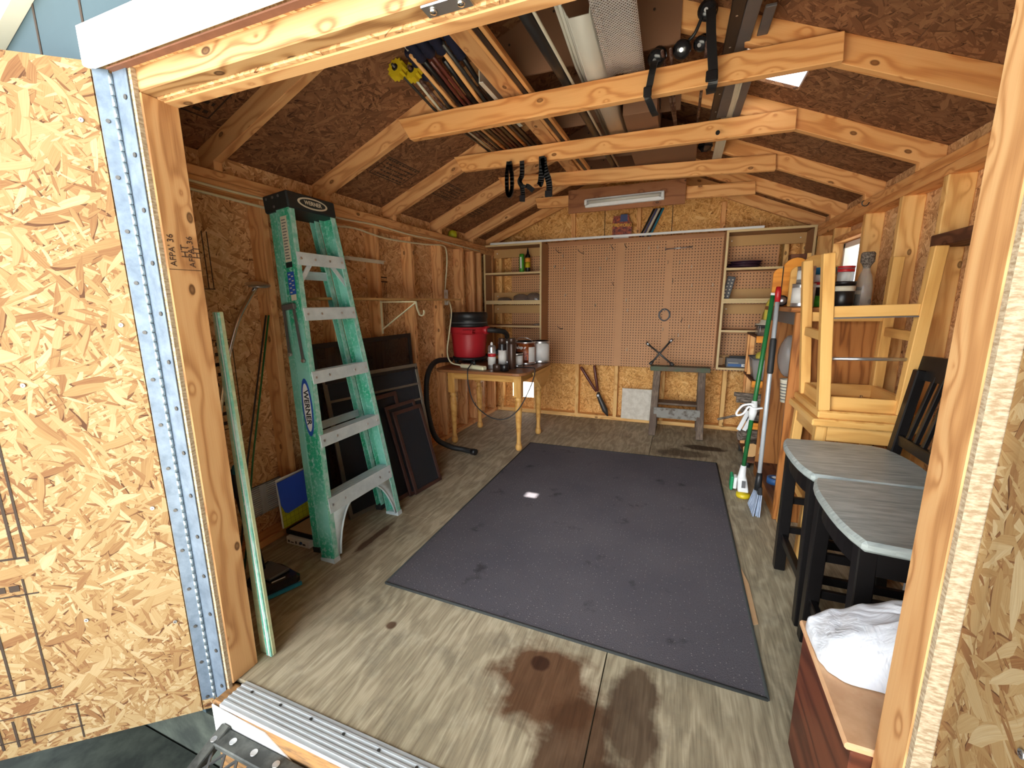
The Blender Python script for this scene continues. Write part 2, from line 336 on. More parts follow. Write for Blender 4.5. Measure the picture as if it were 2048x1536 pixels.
# ------------------------------------------------------------------ mesh builder
def rootof(o):
    while o.parent: o = o.parent
    return o
class MB:
    def __init__(s): s.v = []; s.f = []; s.uvs = []; s.mi = []; s.mats = []; s.smooth = []
    def mid(s, m):
        if m not in s.mats: s.mats.append(m)
        return s.mats.index(m)
    def face(s, idx, uv, m, smooth=False): s.f.append(idx); s.uvs.append(uv); s.mi.append(s.mid(m)); s.smooth.append(smooth)
    def hexa(s, P, m, world=False):
        """P: 8 points, bottom 0-3 ccw, top 4-7"""
        b = len(s.v); P = [V(p) for p in P]; s.v += P
        e = [(P[1]-P[0]), (P[3]-P[0]), (P[4]-P[0])]
        L = [x.length for x in e]; k = L.index(max(L)); ax = [x.normalized() if x.length > 1e-9 else V((0,0,1)) for x in e]
        off = (random.random()*7, random.random()*7)
        for q in ((0,3,2,1), (4,5,6,7), (0,1,5,4), (1,2,6,5), (2,3,7,6), (3,0,4,7)):
            n = (P[q[1]]-P[q[0]]).cross(P[q[2]]-P[q[1]])
            if world:
                uv = s.boxuv([P[i] for i in q], n)
            else:
                # u along the longest edge unless it is the end grain
                us = ax[k]
                if n.length > 1e-12 and abs(n.normalized().dot(us)) > .7:
                    o = [i for i in range(3) if i != k]; us, vs = ax[o[0]], ax[o[1]]
                else:
                    vs = n.normalized().cross(us) if n.length > 1e-12 else ax[(k+1) % 3]
                uv = [((P[i]-P[0]).dot(us)+off[0], (P[i]-P[0]).dot(vs)+off[1]) for i in q]
            s.face([b+i for i in q], uv, m)
    @staticmethod
    def boxuv(pts, n):
        a = [abs(c) for c in n]; i = a.index(max(a))
        if i == 0: return [(p.y, p.z) for p in pts]
        if i == 1: return [(p.x, p.z) for p in pts]
        return [(p.x, p.y) for p in pts]
    def box(s, lo, hi, m, world=False):
        x0, y0, z0 = lo; x1, y1, z1 = hi
        s.hexa([(x0,y0,z0), (x1,y0,z0), (x1,y1,z0), (x0,y1,z0), (x0,y0,z1), (x1,y0,z1), (x1,y1,z1), (x0,y1,z1)], m, world)
        return s
    def beam(s, a, b, w, h, m, side=(1, 0, 0), w2=None, h2=None):
        """bar from a to b; w along side, h along the third axis"""
        a, b = V(a), V(b); d = (b-a).normalized(); sd = V(side); sd = (sd-d*sd.dot(d))
        sd = sd.normalized() if sd.length > 1e-6 else d.orthogonal().normalized(); up = d.cross(sd)
        w2 = w if w2 is None else w2; h2 = h if h2 is None else h2
        P = [p+sd*x*ww/2+up*y*hh/2 for p, ww, hh in ((a, w, h), (b, w2, h2)) for x, y in ((-1,-1), (1,-1), (1,1), (-1,1))]
        s.hexa(P, m); return s
    def prism(s, poly, d, m, world=False):
        """poly: 3D points (planar); extruded by vector d"""
        d = V(d); P = [V(p) for p in poly]; n = len(P); b = len(s.v); s.v += P + [p+d for p in P]
        nn = V((0,0,0))
        for i in range(n): nn += P[i].cross(P[(i+1) % n])
        us = max(((P[(i+1) % n]-P[i]) for i in range(n)), key=lambda x: x.length).normalized(); vs = nn.normalized().cross(us)
        off = (random.random()*5, random.random()*5)
        f = (lambda p: (p.dot(us)+off[0], p.dot(vs)+off[1]))
        if world: f = None
        def U(pts, nrm): return s.boxuv(pts, nrm) if world else [f(p) for p in pts]
        flip = nn.dot(d) > 0
        i0 = list(range(n)); i1 = list(range(n, 2*n))
        s.face([b+i for i in (i0[::-1] if flip else i0)], U([P[i] for i in (i0[::-1] if flip else i0)], nn), m)
        s.face([b+i for i in (i1 if flip else i1[::-1])], U([P[i-n] for i in (i1 if flip else i1[::-1])], nn), m)
        for i in range(n):
            j = (i+1) % n; q = [i, j, j+n, i+n] if flip else [j, i, i+n, j+n]
            L = (P[j]-P[i]).length
            s.face([b+k for k in q], [(0, 0), (L, 0), (L, d.length), (0, d.length)], m)
        return s
    def tube(s, pts, r, m, n=10, caps=True, rr=None):
        pts = [V(p) for p in pts]; b0 = len(s.v); prev = None; L = 0
        rs = rr if rr else [r]*len(pts); nrm = None
        for i, p in enumerate(pts):
            d = (pts[min(i+1, len(pts)-1)]-pts[max(i-1, 0)])
            d = d.normalized() if d.length > 1e-9 else V((0,0,1))
            if nrm is None: nrm = d.orthogonal().normalized()
            nrm = (nrm-d*nrm.dot(d)); nrm = nrm.normalized() if nrm.length > 1e-6 else d.orthogonal().normalized()
            bi = d.cross(nrm); b = len(s.v)
            for k in range(n):
                a = 2*PI*k/n; s.v.append(p+(nrm*math.cos(a)+bi*math.sin(a))*rs[i])
            if i:
                l2 = L+(p-pts[i-1]).length
                for k in range(n):
                    k2 = (k+1) % n; c = max(rs[i], 1e-4)*2*PI/n
                    s.face([prev+k, prev+k2, b+k2, b+k], [(L, k*c), (L, (k+1)*c), (l2, (k+1)*c), (l2, k*c)], m, True)
                L = l2
            prev = b
        if caps:
            uvc = [(math.cos(2*PI*k/n)*rs[0], math.sin(2*PI*k/n)*rs[0]) for k in range(n)]
            s.face([b0+k for k in range(n)][::-1], uvc[::-1], m); s.face([prev+k for k in range(n)], uvc, m)
        return s
    def cyl(s, a, b, r, m, n=16, r2=None): return s.tube([a, b], r, m, n, True, [r, r if r2 is None else r2])
    def lathe(s, prof, c, m, n=24, axis=(0,0,1), mats=None):
        """prof: (radius, height) list along axis from c"""
        c = V(c); ax = V(axis).normalized(); e1 = ax.orthogonal().normalized(); e2 = ax.cross(e1); prev = None; L = 0
        for i, (r, h) in enumerate(prof):
            b = len(s.v)
            for k in range(n):
                a = 2*PI*k/n; s.v.append(c+ax*h+(e1*math.cos(a)+e2*math.sin(a))*r)
            if prev is not None:
                dl = math.hypot(r-prof[i-1][0], h-prof[i-1][1]); mm = mats[i-1] if mats else m
                for k in range(n):
                    k2 = (k+1) % n; cc = .15*2*PI/n
                    s.face([prev+k, prev+k2, b+k2, b+k], [(k*cc, L), ((k+1)*cc, L), ((k+1)*cc, L+dl), (k*cc, L+dl)], mm, True)
                L += dl
            else: s.first = b
            prev = b
        m0 = mats[0] if mats else m; m1 = mats[-1] if mats else m
        if prof[0][0] > 1e-6: s.face([s.first+k for k in range(n)][::-1], [(0, 0)]*n, m0)
        if prof[-1][0] > 1e-6: s.face([prev+k for k in range(n)], [(0, 0)]*n, m1)
        return s
    def sheet(s, grid, m, thick=0, smooth=True):
        """grid[i][j] of points -> surface; UV metres-ish"""
        b = len(s.v); R = len(grid); K = len(grid[0])
        for row in grid: s.v += [V(p) for p in row]
        for i in range(R-1):
            for j in range(K-1):
                q = [i*K+j, i*K+j+1, (i+1)*K+j+1, (i+1)*K+j]
                P = [s.v[b+x] for x in q]; n = (P[1]-P[0]).cross(P[2]-P[0])
                s.face([b+x for x in q], s.boxuv(P, n), m, smooth)
        return s
    def ribbon(s, pts, w, th, m, side=(1,0,0)):
        """flat strap through pts"""
        for a, b in zip(pts[:-1], pts[1:]):
            a, b = V(a), V(b); e = (b-a).normalized()*th*.4
            s.beam(a-e, b+e, w, th, m, side)
        return s
    def build(s, name, parent=None, bevel=0, local=False, solid=0, sub=0):
        org = V((0,0,0))
        if parent is not None and not local: org = rootof(parent).location
        me = bpy.data.meshes.new(name); me.from_pydata([tuple(p-org) for p in s.v], [], s.f)
        for m in s.mats: me.materials.append(M[m] if isinstance(m, str) else m)
        lay = me.uv_layers.new(name='UVMap'); k = 0
        for fi, uv in enumerate(s.uvs):
            me.polygons[fi].material_index = s.mi[fi]; me.polygons[fi].use_smooth = s.smooth[fi]
            for c in uv: lay.data[k].uv = c; k += 1
        me.validate(); me.update()
        bm = bmesh.new(); bm.from_mesh(me)
        bmesh.ops.recalc_face_normals(bm, faces=bm.faces)
        if bevel:
            ed = [e for e in bm.edges if len(e.link_faces) == 2 and e.calc_face_angle(0) > .6]
            try: bmesh.ops.bevel(bm, geom=ed, offset=bevel, segments=1, affect='EDGES', clamp_overlap=True)
            except Exception: pass
        bm.to_mesh(me); bm.free()
        o = bpy.data.objects.new(name, me); C.objects.link(o)
        if parent is not None: o.parent = parent
        if solid:
            md = o.modifiers.new('Solidify', 'SOLIDIFY'); md.thickness = solid; md.offset = 0
        if sub:
            md = o.modifiers.new('Subsurf', 'SUBSURF'); md.levels = sub; md.render_levels = sub
        return o
def tag(o, label=None, cat=None, group=None, kind=None):
    if label: o['label'] = label
    if cat: o['category'] = cat
    if group: o['group'] = group
    if kind: o['kind'] = kind
    return o
def thing(name, label, cat, loc, group=None, rot=(0,0,0)):
    o = bpy.data.objects.new(name, None); C.objects.link(o); o.location = loc; o.rotation_euler = rot
    o.empty_display_size = .1
    return tag(o, label, cat, group)
def struct(name, label=None):
    def f(mb, **k):
        o = mb.build(name, **k); o['kind'] = 'structure'; o['category'] = name.split('_')[0]
        if label: o['label'] = label
        return o
    return f
FONT = None
def text(name, s, size, origin, ux, uy, m, parent, depth=.0006, local=False, squash=1.0, bold=0.0):
    """mesh lettering; ux = reading direction, uy = up, origin = centre"""
    cu = bpy.data.curves.new(name+'_c', 'FONT'); cu.body = s; cu.size = size; cu.align_x = 'CENTER'; cu.align_y = 'CENTER'; cu.extrude = depth; cu.offset = bold
    cu.resolution_u = 3
    tmp = bpy.data.objects.new(name+'_t', cu); C.objects.link(tmp)
    dg = bpy.context.evaluated_depsgraph_get(); dg.update()
    me = bpy.data.meshes.new_from_object(tmp.evaluated_get(dg)); bpy.data.objects.remove(tmp); bpy.data.curves.remove(cu)
    ux, uy = V(ux).normalized(), V(uy).normalized(); uz = ux.cross(uy)
    org = V(origin) - (V((0,0,0)) if (local or parent is None) else rootof(parent).location)
    for v in me.vertices: v.co = org+ux*v.co.x*squash+uy*v.co.y+uz*v.co.z
    if not me.uv_layers: me.uv_layers.new(name='UVMap')
    me.name = name; me.materials.clear(); me.materials.append(M[m])
    o = bpy.data.objects.new(name, me); C.objects.link(o)
    if parent is not None: o.parent = parent
    return o
def spline(pts, k=6):
    """Catmull-Rom through pts"""
    P = [V(p) for p in pts]; P = [P[0]*2-P[1]]+P+[P[-1]*2-P[-2]]; out = []
    for i in range(1, len(P)-2):
        a, b, c, d = P[i-1:i+3]
        for j in range(k):
            t = j/k; out.append(.5*((2*b)+(c-a)*t+(2*a-5*b+4*c-d)*t*t+(3*b-a-3*c+d)*t**3))
    return out+[P[-2]]
LOBE = (-.20, -1, .17); LOBE_LO = .66; LOBE_HI = .98; SKY_BASE = .28; SKY_LOBE = 9.0; SKY_BACK = 2.6; SUN = 25.0; EXPO = 0.30
# ------------------------------------------------------------------ setting
XL, XR, YB, YF = -1.97, 1.04, 4.39, .738          # inner faces of the sheathing
SL = .417
def zr(x): return 2.10+SL*(.46-x) if x > -.465 else 2.10+SL*(x+1.39)
m = MB()
for x0, x1, ys in ((XL, -.167, (.76, 1.873, 4.39)), (-.163, XR, (.76, 3.05, 4.39))):
    for a, b in zip(ys[:-1], ys[1:]): m.box((x0, a+.0012, -.018), (x1, b-.0012, 0), 'floor', True)
m.box((XL, .76, -.06), (XR, YB, -.018), 'ink')
struct('floor', 'weathered plywood floor of the shed with dark water stains')(m)

# left wall
m = MB(); m.box((XL-.012, .738, -.1), (XL, YB, 1.855), 'osb_wall', True)
wl = struct('wall_left', 'oriented strand board left wall with bare studs')(m)
for y in (1.57, 1.97, 2.385, 2.78, 3.20, 3.573, 3.797, 3.953, 4.25):
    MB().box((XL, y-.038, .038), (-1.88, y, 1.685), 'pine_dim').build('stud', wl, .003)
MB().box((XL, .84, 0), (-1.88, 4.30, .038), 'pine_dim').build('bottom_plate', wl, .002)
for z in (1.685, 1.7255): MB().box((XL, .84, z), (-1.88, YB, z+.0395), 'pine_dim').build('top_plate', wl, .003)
def stamp(parent, name, o, ux, uy, items, m='ink_soft'):
    """printed lines on a board: items are rectangles (x, y, w, h) in metres on the face"""
    b = MB(); o, ux, uy = V(o), V(ux).normalized(), V(uy).normalized(); n = ux.cross(uy)*.0006
    for x, y, w, h in items:
        p = o+ux*x+uy*y
        b.prism([p, p+ux*w, p+ux*w+uy*h, p+uy*h], n, m)
    return b.build(name, parent)
def block(w, h, rows, seed, lw=.004):
    r = random.Random(seed); it = [(0, 0, w, lw), (0, h, w, lw), (0, 0, lw, h), (w, 0, lw, h+lw)]
    for k in range(rows):
        y = h*(k+.5)/rows; x = .02
        while x < w-.03:
            l = r.uniform(.008, .03); it.append((x, y, min(l, w-x-.01), h/rows*.35)); x += l+r.uniform(.005, .012)
    return it
stamp(wl, 'printed_stamp', (XL+.0002, 1.24, .62), (0, 1, 0), (0, 0, 1), block(.13, .42, 9, 3), 'ink')
stamp(wl, 'printed_stamp', (XL+.0002, 1.19, 1.27), (0, 1, 0), (0, 0, 1), [(i*.022, 0, .004, .25) for i in range(7)]+[(0, 0, .14, .004)], 'ink')
stamp(wl, 'printed_stamp', (XL+.0002, 2.47, 1.05), (0, 1, 0), (0, 0, 1), [(i*.018, 0, .004, .30) for i in range(5)]+[(-.01, .3, .10, .008), (-.01, .33, .10, .008)], 'ink')

# right wall with its window opening
W0, W1, WZ0, WZ1 = 3.152, 3.637, .95, 1.578
m = MB()
for lo, hi in (((.738, -.1), (W0, 1.855)), ((W1, -.1), (YB, 1.855)), ((W0, -.1), (W1, WZ0)), ((W0, WZ1), (W1, 1.855))):
    m.box((XR, lo[0], lo[1]), (XR+.012, hi[0], hi[1]), 'osb_wall', True)
wr = struct('wall_right', 'oriented strand board right wall with bare studs')(m)
for y in (1.16, 1.55, 1.94, 2.331, 2.707, 3.148, 3.676, 4.05, 4.25):
    MB().box((.95, y-.038, .038), (XR, y, 1.685), 'pine_light').build('stud', wr, .004)
MB().box((.95, 3.152, 1.58), (XR, 3.634, 1.618), 'pine').build('window_header', wr, .002)
MB().box((.95, 3.152, .90), (XR, 3.634, .938), 'pine').build('window_sill', wr, .002)
MB().box((.95, .84, 0), (XR, 4.30, .038), 'pine').build('bottom_plate', wr, .002)
for z in (1.685, 1.7255): MB().box((.95, .84, z), (XR, YB, z+.0395), 'pine').build('top_plate', wr, .003)
m = MB()
for y0, y1, z0, z1 in ((W0, W0+.035, WZ0, WZ1), (W1-.035, W1, WZ0, WZ1), (W0, W1, WZ0, WZ0+.035), (W0, W1, WZ1-.035, WZ1)):
    m.box((XR-.03, y0, z0), (XR+.03, y1, z1), 'white')
win = struct('window_1', 'small white framed window in the right wall behind the paint cans')(m, bevel=.002)
mm = MB(); mm.box((XR+.0, W0+.035, 1.255), (XR+.022, W1-.035, 1.285), 'white'); mm.build('meeting_rail', win)
MB().box((XR+.008, W0+.03, WZ0+.03), (XR+.012, W1-.03, WZ1-.03), 'glass').build('pane', win)

# back wall with the little opening by the floor
HX0, HX1, HZ0, HZ1 = -1.73, -1.455, .15, .325
m = MB()
m.box((XL, YB, -.1), (HX0, YB+.012, HZ1), 'osb_back', True); m.box((HX1, YB, -.1), (XR, YB+.012, HZ1), 'osb_back', True); m.box((HX0, YB, -.1), (HX1, YB+.012, HZ0), 'osb_back', True)
m.prism([(XL, YB, HZ1), (XR, YB, HZ1), (XR, YB, zr(XR)), (-.465, YB, zr(-.465)), (XL, YB, zr(XL))], (0, .012, 0), 'osb_back', True)
wb = struct('wall_back', 'oriented strand board back wall and gable with bare studs')(m)
for x in (-1.93, -1.83, -1.43, -.97, -.57, -.12, .42, .80, .93):
    MB().box((x-.019, 4.30, .038), (x+.019, YB, 1.72), 'pine_light').build('stud', wb, .003)
MB().box((-1.88, 4.30, 0), (.95, YB, .038), 'pine_light').build('bottom_plate', wb, .002)
MB().box((-1.88, 4.30, 1.72), (.95, YB, 1.758), 'pine').build('top_plate', wb, .002)
for x in (-.745, -.125): MB().box((x-.003, YB-.004, 1.76), (x+.003, YB-.0003, zr(x)-.02), 'ink').build('sheet_joint', wb)
for x in (-1.05, -.42, .30): MB().box((x-.019, 4.352, 1.758), (x+.019, YB-.0005, zr(x)-.11), 'pine').build('gable_stud', wb, .002)

# roof: sheathing, rafters, collar ties, plywood gussets
HH = (.12, .425, 2.10, 2.405)
m = MB()
def roofpiece(x0, x1, y0, y1):
    m.prism([(x0, y0, zr(x0)), (x1, y0, zr(x1)), (x1, y0, zr(x1)+.014), (x0, y0, zr(x0)+.014)], (0, y1-y0, 0), 'osb_roof', True)
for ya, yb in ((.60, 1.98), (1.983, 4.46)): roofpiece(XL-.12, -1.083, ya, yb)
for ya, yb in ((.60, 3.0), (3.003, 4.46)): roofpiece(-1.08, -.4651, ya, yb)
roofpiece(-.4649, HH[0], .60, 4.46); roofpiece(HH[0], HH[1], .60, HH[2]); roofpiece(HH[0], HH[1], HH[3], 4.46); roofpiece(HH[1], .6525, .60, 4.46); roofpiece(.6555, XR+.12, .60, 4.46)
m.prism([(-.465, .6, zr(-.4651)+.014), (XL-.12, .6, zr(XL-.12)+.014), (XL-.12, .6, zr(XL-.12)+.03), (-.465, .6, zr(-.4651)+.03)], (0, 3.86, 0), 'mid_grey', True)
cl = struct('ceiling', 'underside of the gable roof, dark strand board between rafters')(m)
# added plate over the roof opening, its gap cut to shape the sun patch
m = MB()
for x0, x1, y0, y1 in ((.0, .452, 1.95, 2.44), (.60, .72, 1.95, 2.44), (.452, .60, 1.95, 2.262), (.452, .60, 2.325, 2.44)): m.box((x0, y0, 2.30), (x1, y1, 2.304), 'alu_flat')
for x, y in ((.02, 1.97), (.70, 1.97), (.02, 2.43), (.70, 2.43)): m.box((x-.01, y-.01, zr(x)+.014), (x+.01, y+.01, 2.30), 'alu_flat')
m.build('sun_mask_plate', cl)
ties = [(-1.279, 1.985, -1.345, 2.085, .461, 1.996, .455, 2.086), (-1.316, 2.006, -1.375, 2.095, .452, 1.992, .449, 2.082), (-1.281, 2.036, -1.34, 2.125, .48, 1.972, .475, 2.062), (-1.225, 2.012, -1.25, 2.10, .459, 1.972, .452, 2.062)]
for k in range(5):
    y = 1.335+.61*k
    for sgn in (-1, 1):
        X = lambda d: -.465+sgn*d                    # distance from the ridge
        T = lambda d: 2.486-SL*d
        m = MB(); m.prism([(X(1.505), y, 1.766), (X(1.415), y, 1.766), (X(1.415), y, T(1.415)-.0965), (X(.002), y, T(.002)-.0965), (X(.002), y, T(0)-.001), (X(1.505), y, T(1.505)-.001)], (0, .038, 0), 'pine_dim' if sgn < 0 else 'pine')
        m.build('rafter', cl, .002)
    if k:
        a = ties[k-1]
        m = MB(); m.prism([(a[0], y-.0385, a[1]), (a[4], y-.0385, a[5]), (a[6], y-.0385, a[7]), (a[2], y-.0385, a[3])], (0, .038, 0), 'pine')
        t_ = m.build('collar_tie', cl, .003)
    m = MB(); g = .40; m.prism([(-.465-g, y-.0105, 2.486-SL*g-.15), (-.465+g, y-.0105, 2.486-SL*g-.15), (-.465+g, y-.0105, 2.486-SL*g-.002), (-.465, y-.0105, 2.482), (-.465-g, y-.0105, 2.486-SL*g-.002)], (0, .010, 0), 'cardboard')
    gs = m.build('gusset_plate', cl)
    m = MB()
    for sx in (-.3, -.2, -.1, .1, .2, .3):
        z = 2.486-SL*abs(sx)-.06; m.cyl((-.465+sx, y-.0125, z), (-.465+sx, y-.010, z), .005, 'ink', 8)
    m.build('nail_heads', gs)
for sgn in (-1, 1):
    X = lambda d: -.465+sgn*d
    T = lambda d: 2.486-SL*d
    MB().prism([(X(1.505), 4.26, 1.766), (X(1.415), 4.26, 1.766), (X(1.415), 4.26, T(1.415)-.0965), (X(.002), 4.26, T(.002)-.0965), (X(.002), 4.26, T(0)-.001), (X(1.505), 4.26, T(1.505)-.001)], (0, .038, 0), 'pine').build('rafter', cl, .002)
def rstamp(x, y, w, h, seed):
    u = V((1, 0, SL)).normalized()
    o = V((x, y+w, zr(x)-.0004))
    stamp(cl, 'printed_stamp', o, (0, -1, 0), u, block(w, h, 5, seed, .006), 'ink')
rstamp(-1.74, 2.16, .30, .16, 5); rstamp(-1.70, 2.78, .26, .14, 8); rstamp(-1.76, 3.30, .26, .14, 9); rstamp(-1.80, 1.08, .20, .24, 11); rstamp(-1.10, 1.55, .2, .3, 12)

# front wall: jambs, header, threshold, siding, trim
JL, JR, HZ = -1.268, .378, 1.718
m = MB()
m.box((XL-.012, .726, -.1), (-1.306, .7375, 1.80), 'osb_wall', True); m.box((JR+.038, .726, -.1), (XR+.012, .7375, 1.80), 'osb_wall', True)
m.prism([(XL-.012, .726, 1.80), (XR+.012, .726, 1.80), (XR, .726, zr(XR)), (-.465, .726, zr(-.465)), (XL, .726, zr(XL))], (0, .0115, 0), 'osb_wall', True)
wf = struct('wall_front', 'front wall of the shed around the open double doorway')(m)
MB().box((JL-.038, .738, .0), (JL, .827, HZ), 'jamb').build('door_jamb', wf, .003)
jr = MB().box((JR, .738, .0), (JR+.038, .827, HZ), 'jamb').build('door_jamb', wf, .003)
MB().box((JL-.10, .738, HZ), (JR+.10, .776, 1.806), 'fir').build('door_header', wf, .003)
MB().box((JL-.10, .7775, HZ-.004), (JR+.10, .787, 1.806), 'osb_wall').build('header_spacer', wf)
MB().box((JL-.10, .789, HZ-.006), (JR+.10, .827, 1.806), 'jamb').build('door_header', wf, .003)
MB().box((JL-.045, .7265, -.06), (JL-.003, .7378, 1.77), 'frayed', True).build('sheathing_edge', wf)
MB().box((JR+.0015, .7265, -.06), (JR+.0375, .7378, 1.77), 'frayed', True).build('sheathing_edge', wf)
# AFPA heat treatment stamp on the left jamb
js = MB().box((JL, .742, 1.295), (JL+.0006, .823, 1.2965), 'ink_soft').build('stamp_line', wf)
for y_, s in ((.755, "AFPA' 36"), (.787, 'HT'), (.803, "AFPA' 36"), (.818, 'HT')):
    text('heat_stamp', s, .022 if s != 'HT' else .026, (JL+.0006, y_, 1.345), (0, 0, 1), (0, -1, 0), 'ink_soft', wf)
# siding and gable above the door
m = MB()
m.box((XL-.03, .706, -.34), (-1.30, .7255, -.12), 'mat_dark', True); m.box((XL-.03, .706, -.12), (-1.375, .7255, 1.80), 'siding', True); m.box((JR+.1, .706, -.34), (XR+.03, .7255, 1.80), 'siding', True)  # dark skirt below the siding paints in the shadow under the door
m.prism([(XL-.03, .706, 1.80), (XR+.03, .706, 1.80), (XR+.03, .706, zr(XR+.03)), (-.465, .706, zr(-.465)), (XL-.03, .706, zr(XL-.03))], (0, .0195, 0), 'siding', True)
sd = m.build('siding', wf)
for i in range(16):
    x = -1.985+i*.2; MB().box((x-.004, .7045, 1.0 if (x < -1.38 or x > .5) else 1.86), (x+.004, .7065, zr(x)-.03), 'ink').build('groove', sd)
m = MB(); m.box((-1.378, .684, 1.768), (.50, .7058, 1.856), 'trim_white')
tr = struct('trim_1', 'white painted trim board over the doorway')(m, bevel=.003)
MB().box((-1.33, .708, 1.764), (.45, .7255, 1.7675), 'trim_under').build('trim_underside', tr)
MB().box((-1.33, .7265, 1.768), (.45, .7372, 1.80), 'osb_wall').build('sheathing_edge', tr)
m = MB()
for sgn in (-1, 1):
    X = lambda d: -.465+sgn*d
    T = lambda d: 2.486-SL*d
    m.prism([(X(0), .672, T(0)+.03), (X(1.68), .672, T(1.68)+.03), (X(1.68), .672, T(1.68)-.062), (X(0), .672, T(0)-.062)], (0, .033, 0), 'cream')
rk = struct('trim_3', 'cream painted rake board along the gable edge')(m)
# strike plate under the header
m = MB(); m.box((-.462, .742, HZ-.004), (-.372, .772, HZ-.0005), 'steel')
for x in (-.445, -.389): m.lathe([(.008, 0), (.006, -.004), (0, -.005)], (x, .757, HZ-.004), 'chrome', 12)
m.build('strike_plate', wf)
# threshold
m = MB(); m.box((JL+.03, .672, -.008), (JR, .762, .004), 'alu')
th = struct('trim_4', 'ribbed aluminium threshold strip with screw holes')(m, bevel=.002)
for y in (.688, .702, .716, .730, .745): MB().box((JL+.032, y-.0025, .004), (JR-.002, y+.0025, .0065), 'alu').build('rib', th)
for i in range(13):
    x = -1.18+i*.122; MB().cyl((x, .737, .0042), (x, .737, .0068), .0045, 'dark_steel', 10).build('screw', th)
m = MB(); m.box((JL-.02, .676, -.34), (JR+.1, .757, -.009), 'wood_dirty', True)
struct('trim_5', 'worn wooden rim joist under the threshold')(m, bevel=.01)
m = MB(); m.prism([(-1.275, .6755, -.012), (-1.275, .6755, -.13), (-1.02, .6755, -.115), (-.95, .6755, -.08), (-1.05, .6755, -.022)], (0, -.003, 0), 'white')
struct('trim_6', 'torn white flashing at the left end of the sill')(m)

# doors
def door(name, label, hx, hy, ang, width, mirror):
    """leaf hinged at hx,hy, leaf direction ang; inner face is OSB"""
    d = V((math.cos(ang), math.sin(ang), 0)); n = V((-d.y, d.x, 0))*(1 if mirror else -1)     # n = outward face away from viewer
    z0, z1 = -.10, 1.785; h = V((hx, hy, 0))
    m = MB()
    def slab(a, b, t0, t1, za, zb, mt):
        P = [h+d*a+n*t0, h+d*b+n*t0, h+d*b+n*t1, h+d*a+n*t1]
        q = len(m.v); m.v += [p+V((0,0,za)) for p in P]+[p+V((0,0,zb)) for p in P]
        for f, uvf in (((0,1,2,3), 'h'), ((4,7,6,5), 'h'), ((0,4,5,1), 's'), ((1,5,6,2), 'e'), ((2,6,7,3), 's'), ((3,7,4,0), 'e')):
            uv = [((m.v[q+i]-h).dot(d)+hx*3, m.v[q+i].z) if uvf != 'h' else ((m.v[q+i]-h).dot(d), (m.v[q+i]-h).dot(n)) for i in f]
            m.face([q+i for i in f], uv, mt)
    slab(.040, width, 0, .012, z0, z1, 'osb_door')
    slab(.0, .0385, .002, .014, z0, z1-.004, 'osb_door')
    slab(.0, width, .0142, .030, z0, z1-.004, 'siding')
    o = struct(name, label)(m)
    return o, h, d, n
d1, h1, dd, dn = door('door_1', 'open left door leaf, bare strand board inside face', -1.342, .722, math.atan2(-.63, -.78), .85, False)
hg = MB()
P = [h1+dd*a-dn*t for a, t in ((.003, 0), (.003, .0022), (.036, .0022), (.036, 0))]
hg.prism([p+V((0,0,-.06)) for p in P], (0, 0, 1.83), 'hinge'); ho = hg.build('hinge_leaf', d1)
hg = MB(); hg.box((-1.336, .722, -.06), (-1.281, .7245, 1.765), 'hinge'); hg.build('hinge_leaf', d1)
for i in range(72):
    z = -.06+i*.0253; hk = MB(); c = V((-1.339, .7185, 0)); hk.cyl(c+V((0, 0, z)), c+V((0, 0, z+.0236)), .0048, 'knuckle', 8)
    if i == 0: kn = hk
    else:
        b = len(kn.v); kn.v += hk.v
        for f, u, mi, sm in zip(hk.f, hk.uvs, hk.mi, hk.smooth): kn.f.append([b+x for x in f]); kn.uvs.append(u); kn.mi.append(mi); kn.smooth.append(sm)
kn.build('hinge_knuckles', d1)
m = MB()
for i in range(14):
    z = .0+i*.131; m.cyl((-1.297, .7215, z), (-1.297, .7195, z), .006, 'dark_steel', 10)
    p = h1+dd*.02-dn*.0022+V((0, 0, z-.05)); m.cyl(p, p-dn*.002, .005, 'dark_steel', 10)
m.build('hinge_screws', d1)
def onleaf(h, d, n, a, z): return h+d*a-n*.0004+V((0, 0, z))
def screws(o, h, d, n, pts):
    for a, z in pts:
        p = onleaf(h, d, n, a, z); q = MB(); q.cyl(p, p-n*.0025, .0052, 'steel', 12)
        u = V((0, 0, 1)); 
        for w in (u, d): q.beam(p-n*.0027-w*.0032, p-n*.0027+w*.0032, .001, .0008, 'ink', n)
        q.build('screw', o)
screws(d1, h1, dd, dn, [(.075, 1.65), (.29, 1.74), (.30, 1.0), (.07, 1.15), (.07, .24), (.28, .30), (.075, .62), (.32, 1.37)])
def dstamp(a, z, items): stamp(d1, 'printed_stamp', onleaf(h1, dd, dn, a, z), -dd, (0, 0, 1), items, 'ink')
dstamp(.75, .52, [(0, 0, .37, .006), (0, .33, .37, .006), (.345, 0, .007, .33), (.37, -.01, .006, .345), (.0, .16, .345, .004), (.05, .03, .05, .10), (.12, .03, .02, .12), (.16, .03, .06, .025), (.16, .08, .06, .02), (.24, .03, .03, .09), (.05, .2, .08, .04), (.16, .2, .04, .1), (.22, .2, .09, .03), (.22, .26, .09, .03)])
dstamp(.70, .10, [(0, .31, .33, .004), (0, 0, .33, .004), (.30, 0, .005, .36)]+[(.14+.04*i, .0, .006, .22) for i in range(3)]+[(.18+.03*i, .325, .022, .018) for i in range(4)])
dstamp(.60, -.07, [(0, .1, .26, .003), (0, .02, .26, .003), (.25, -.02, .004, .12)]+[(.03+.035*i, .0, .006, .09) for i in range(4)])
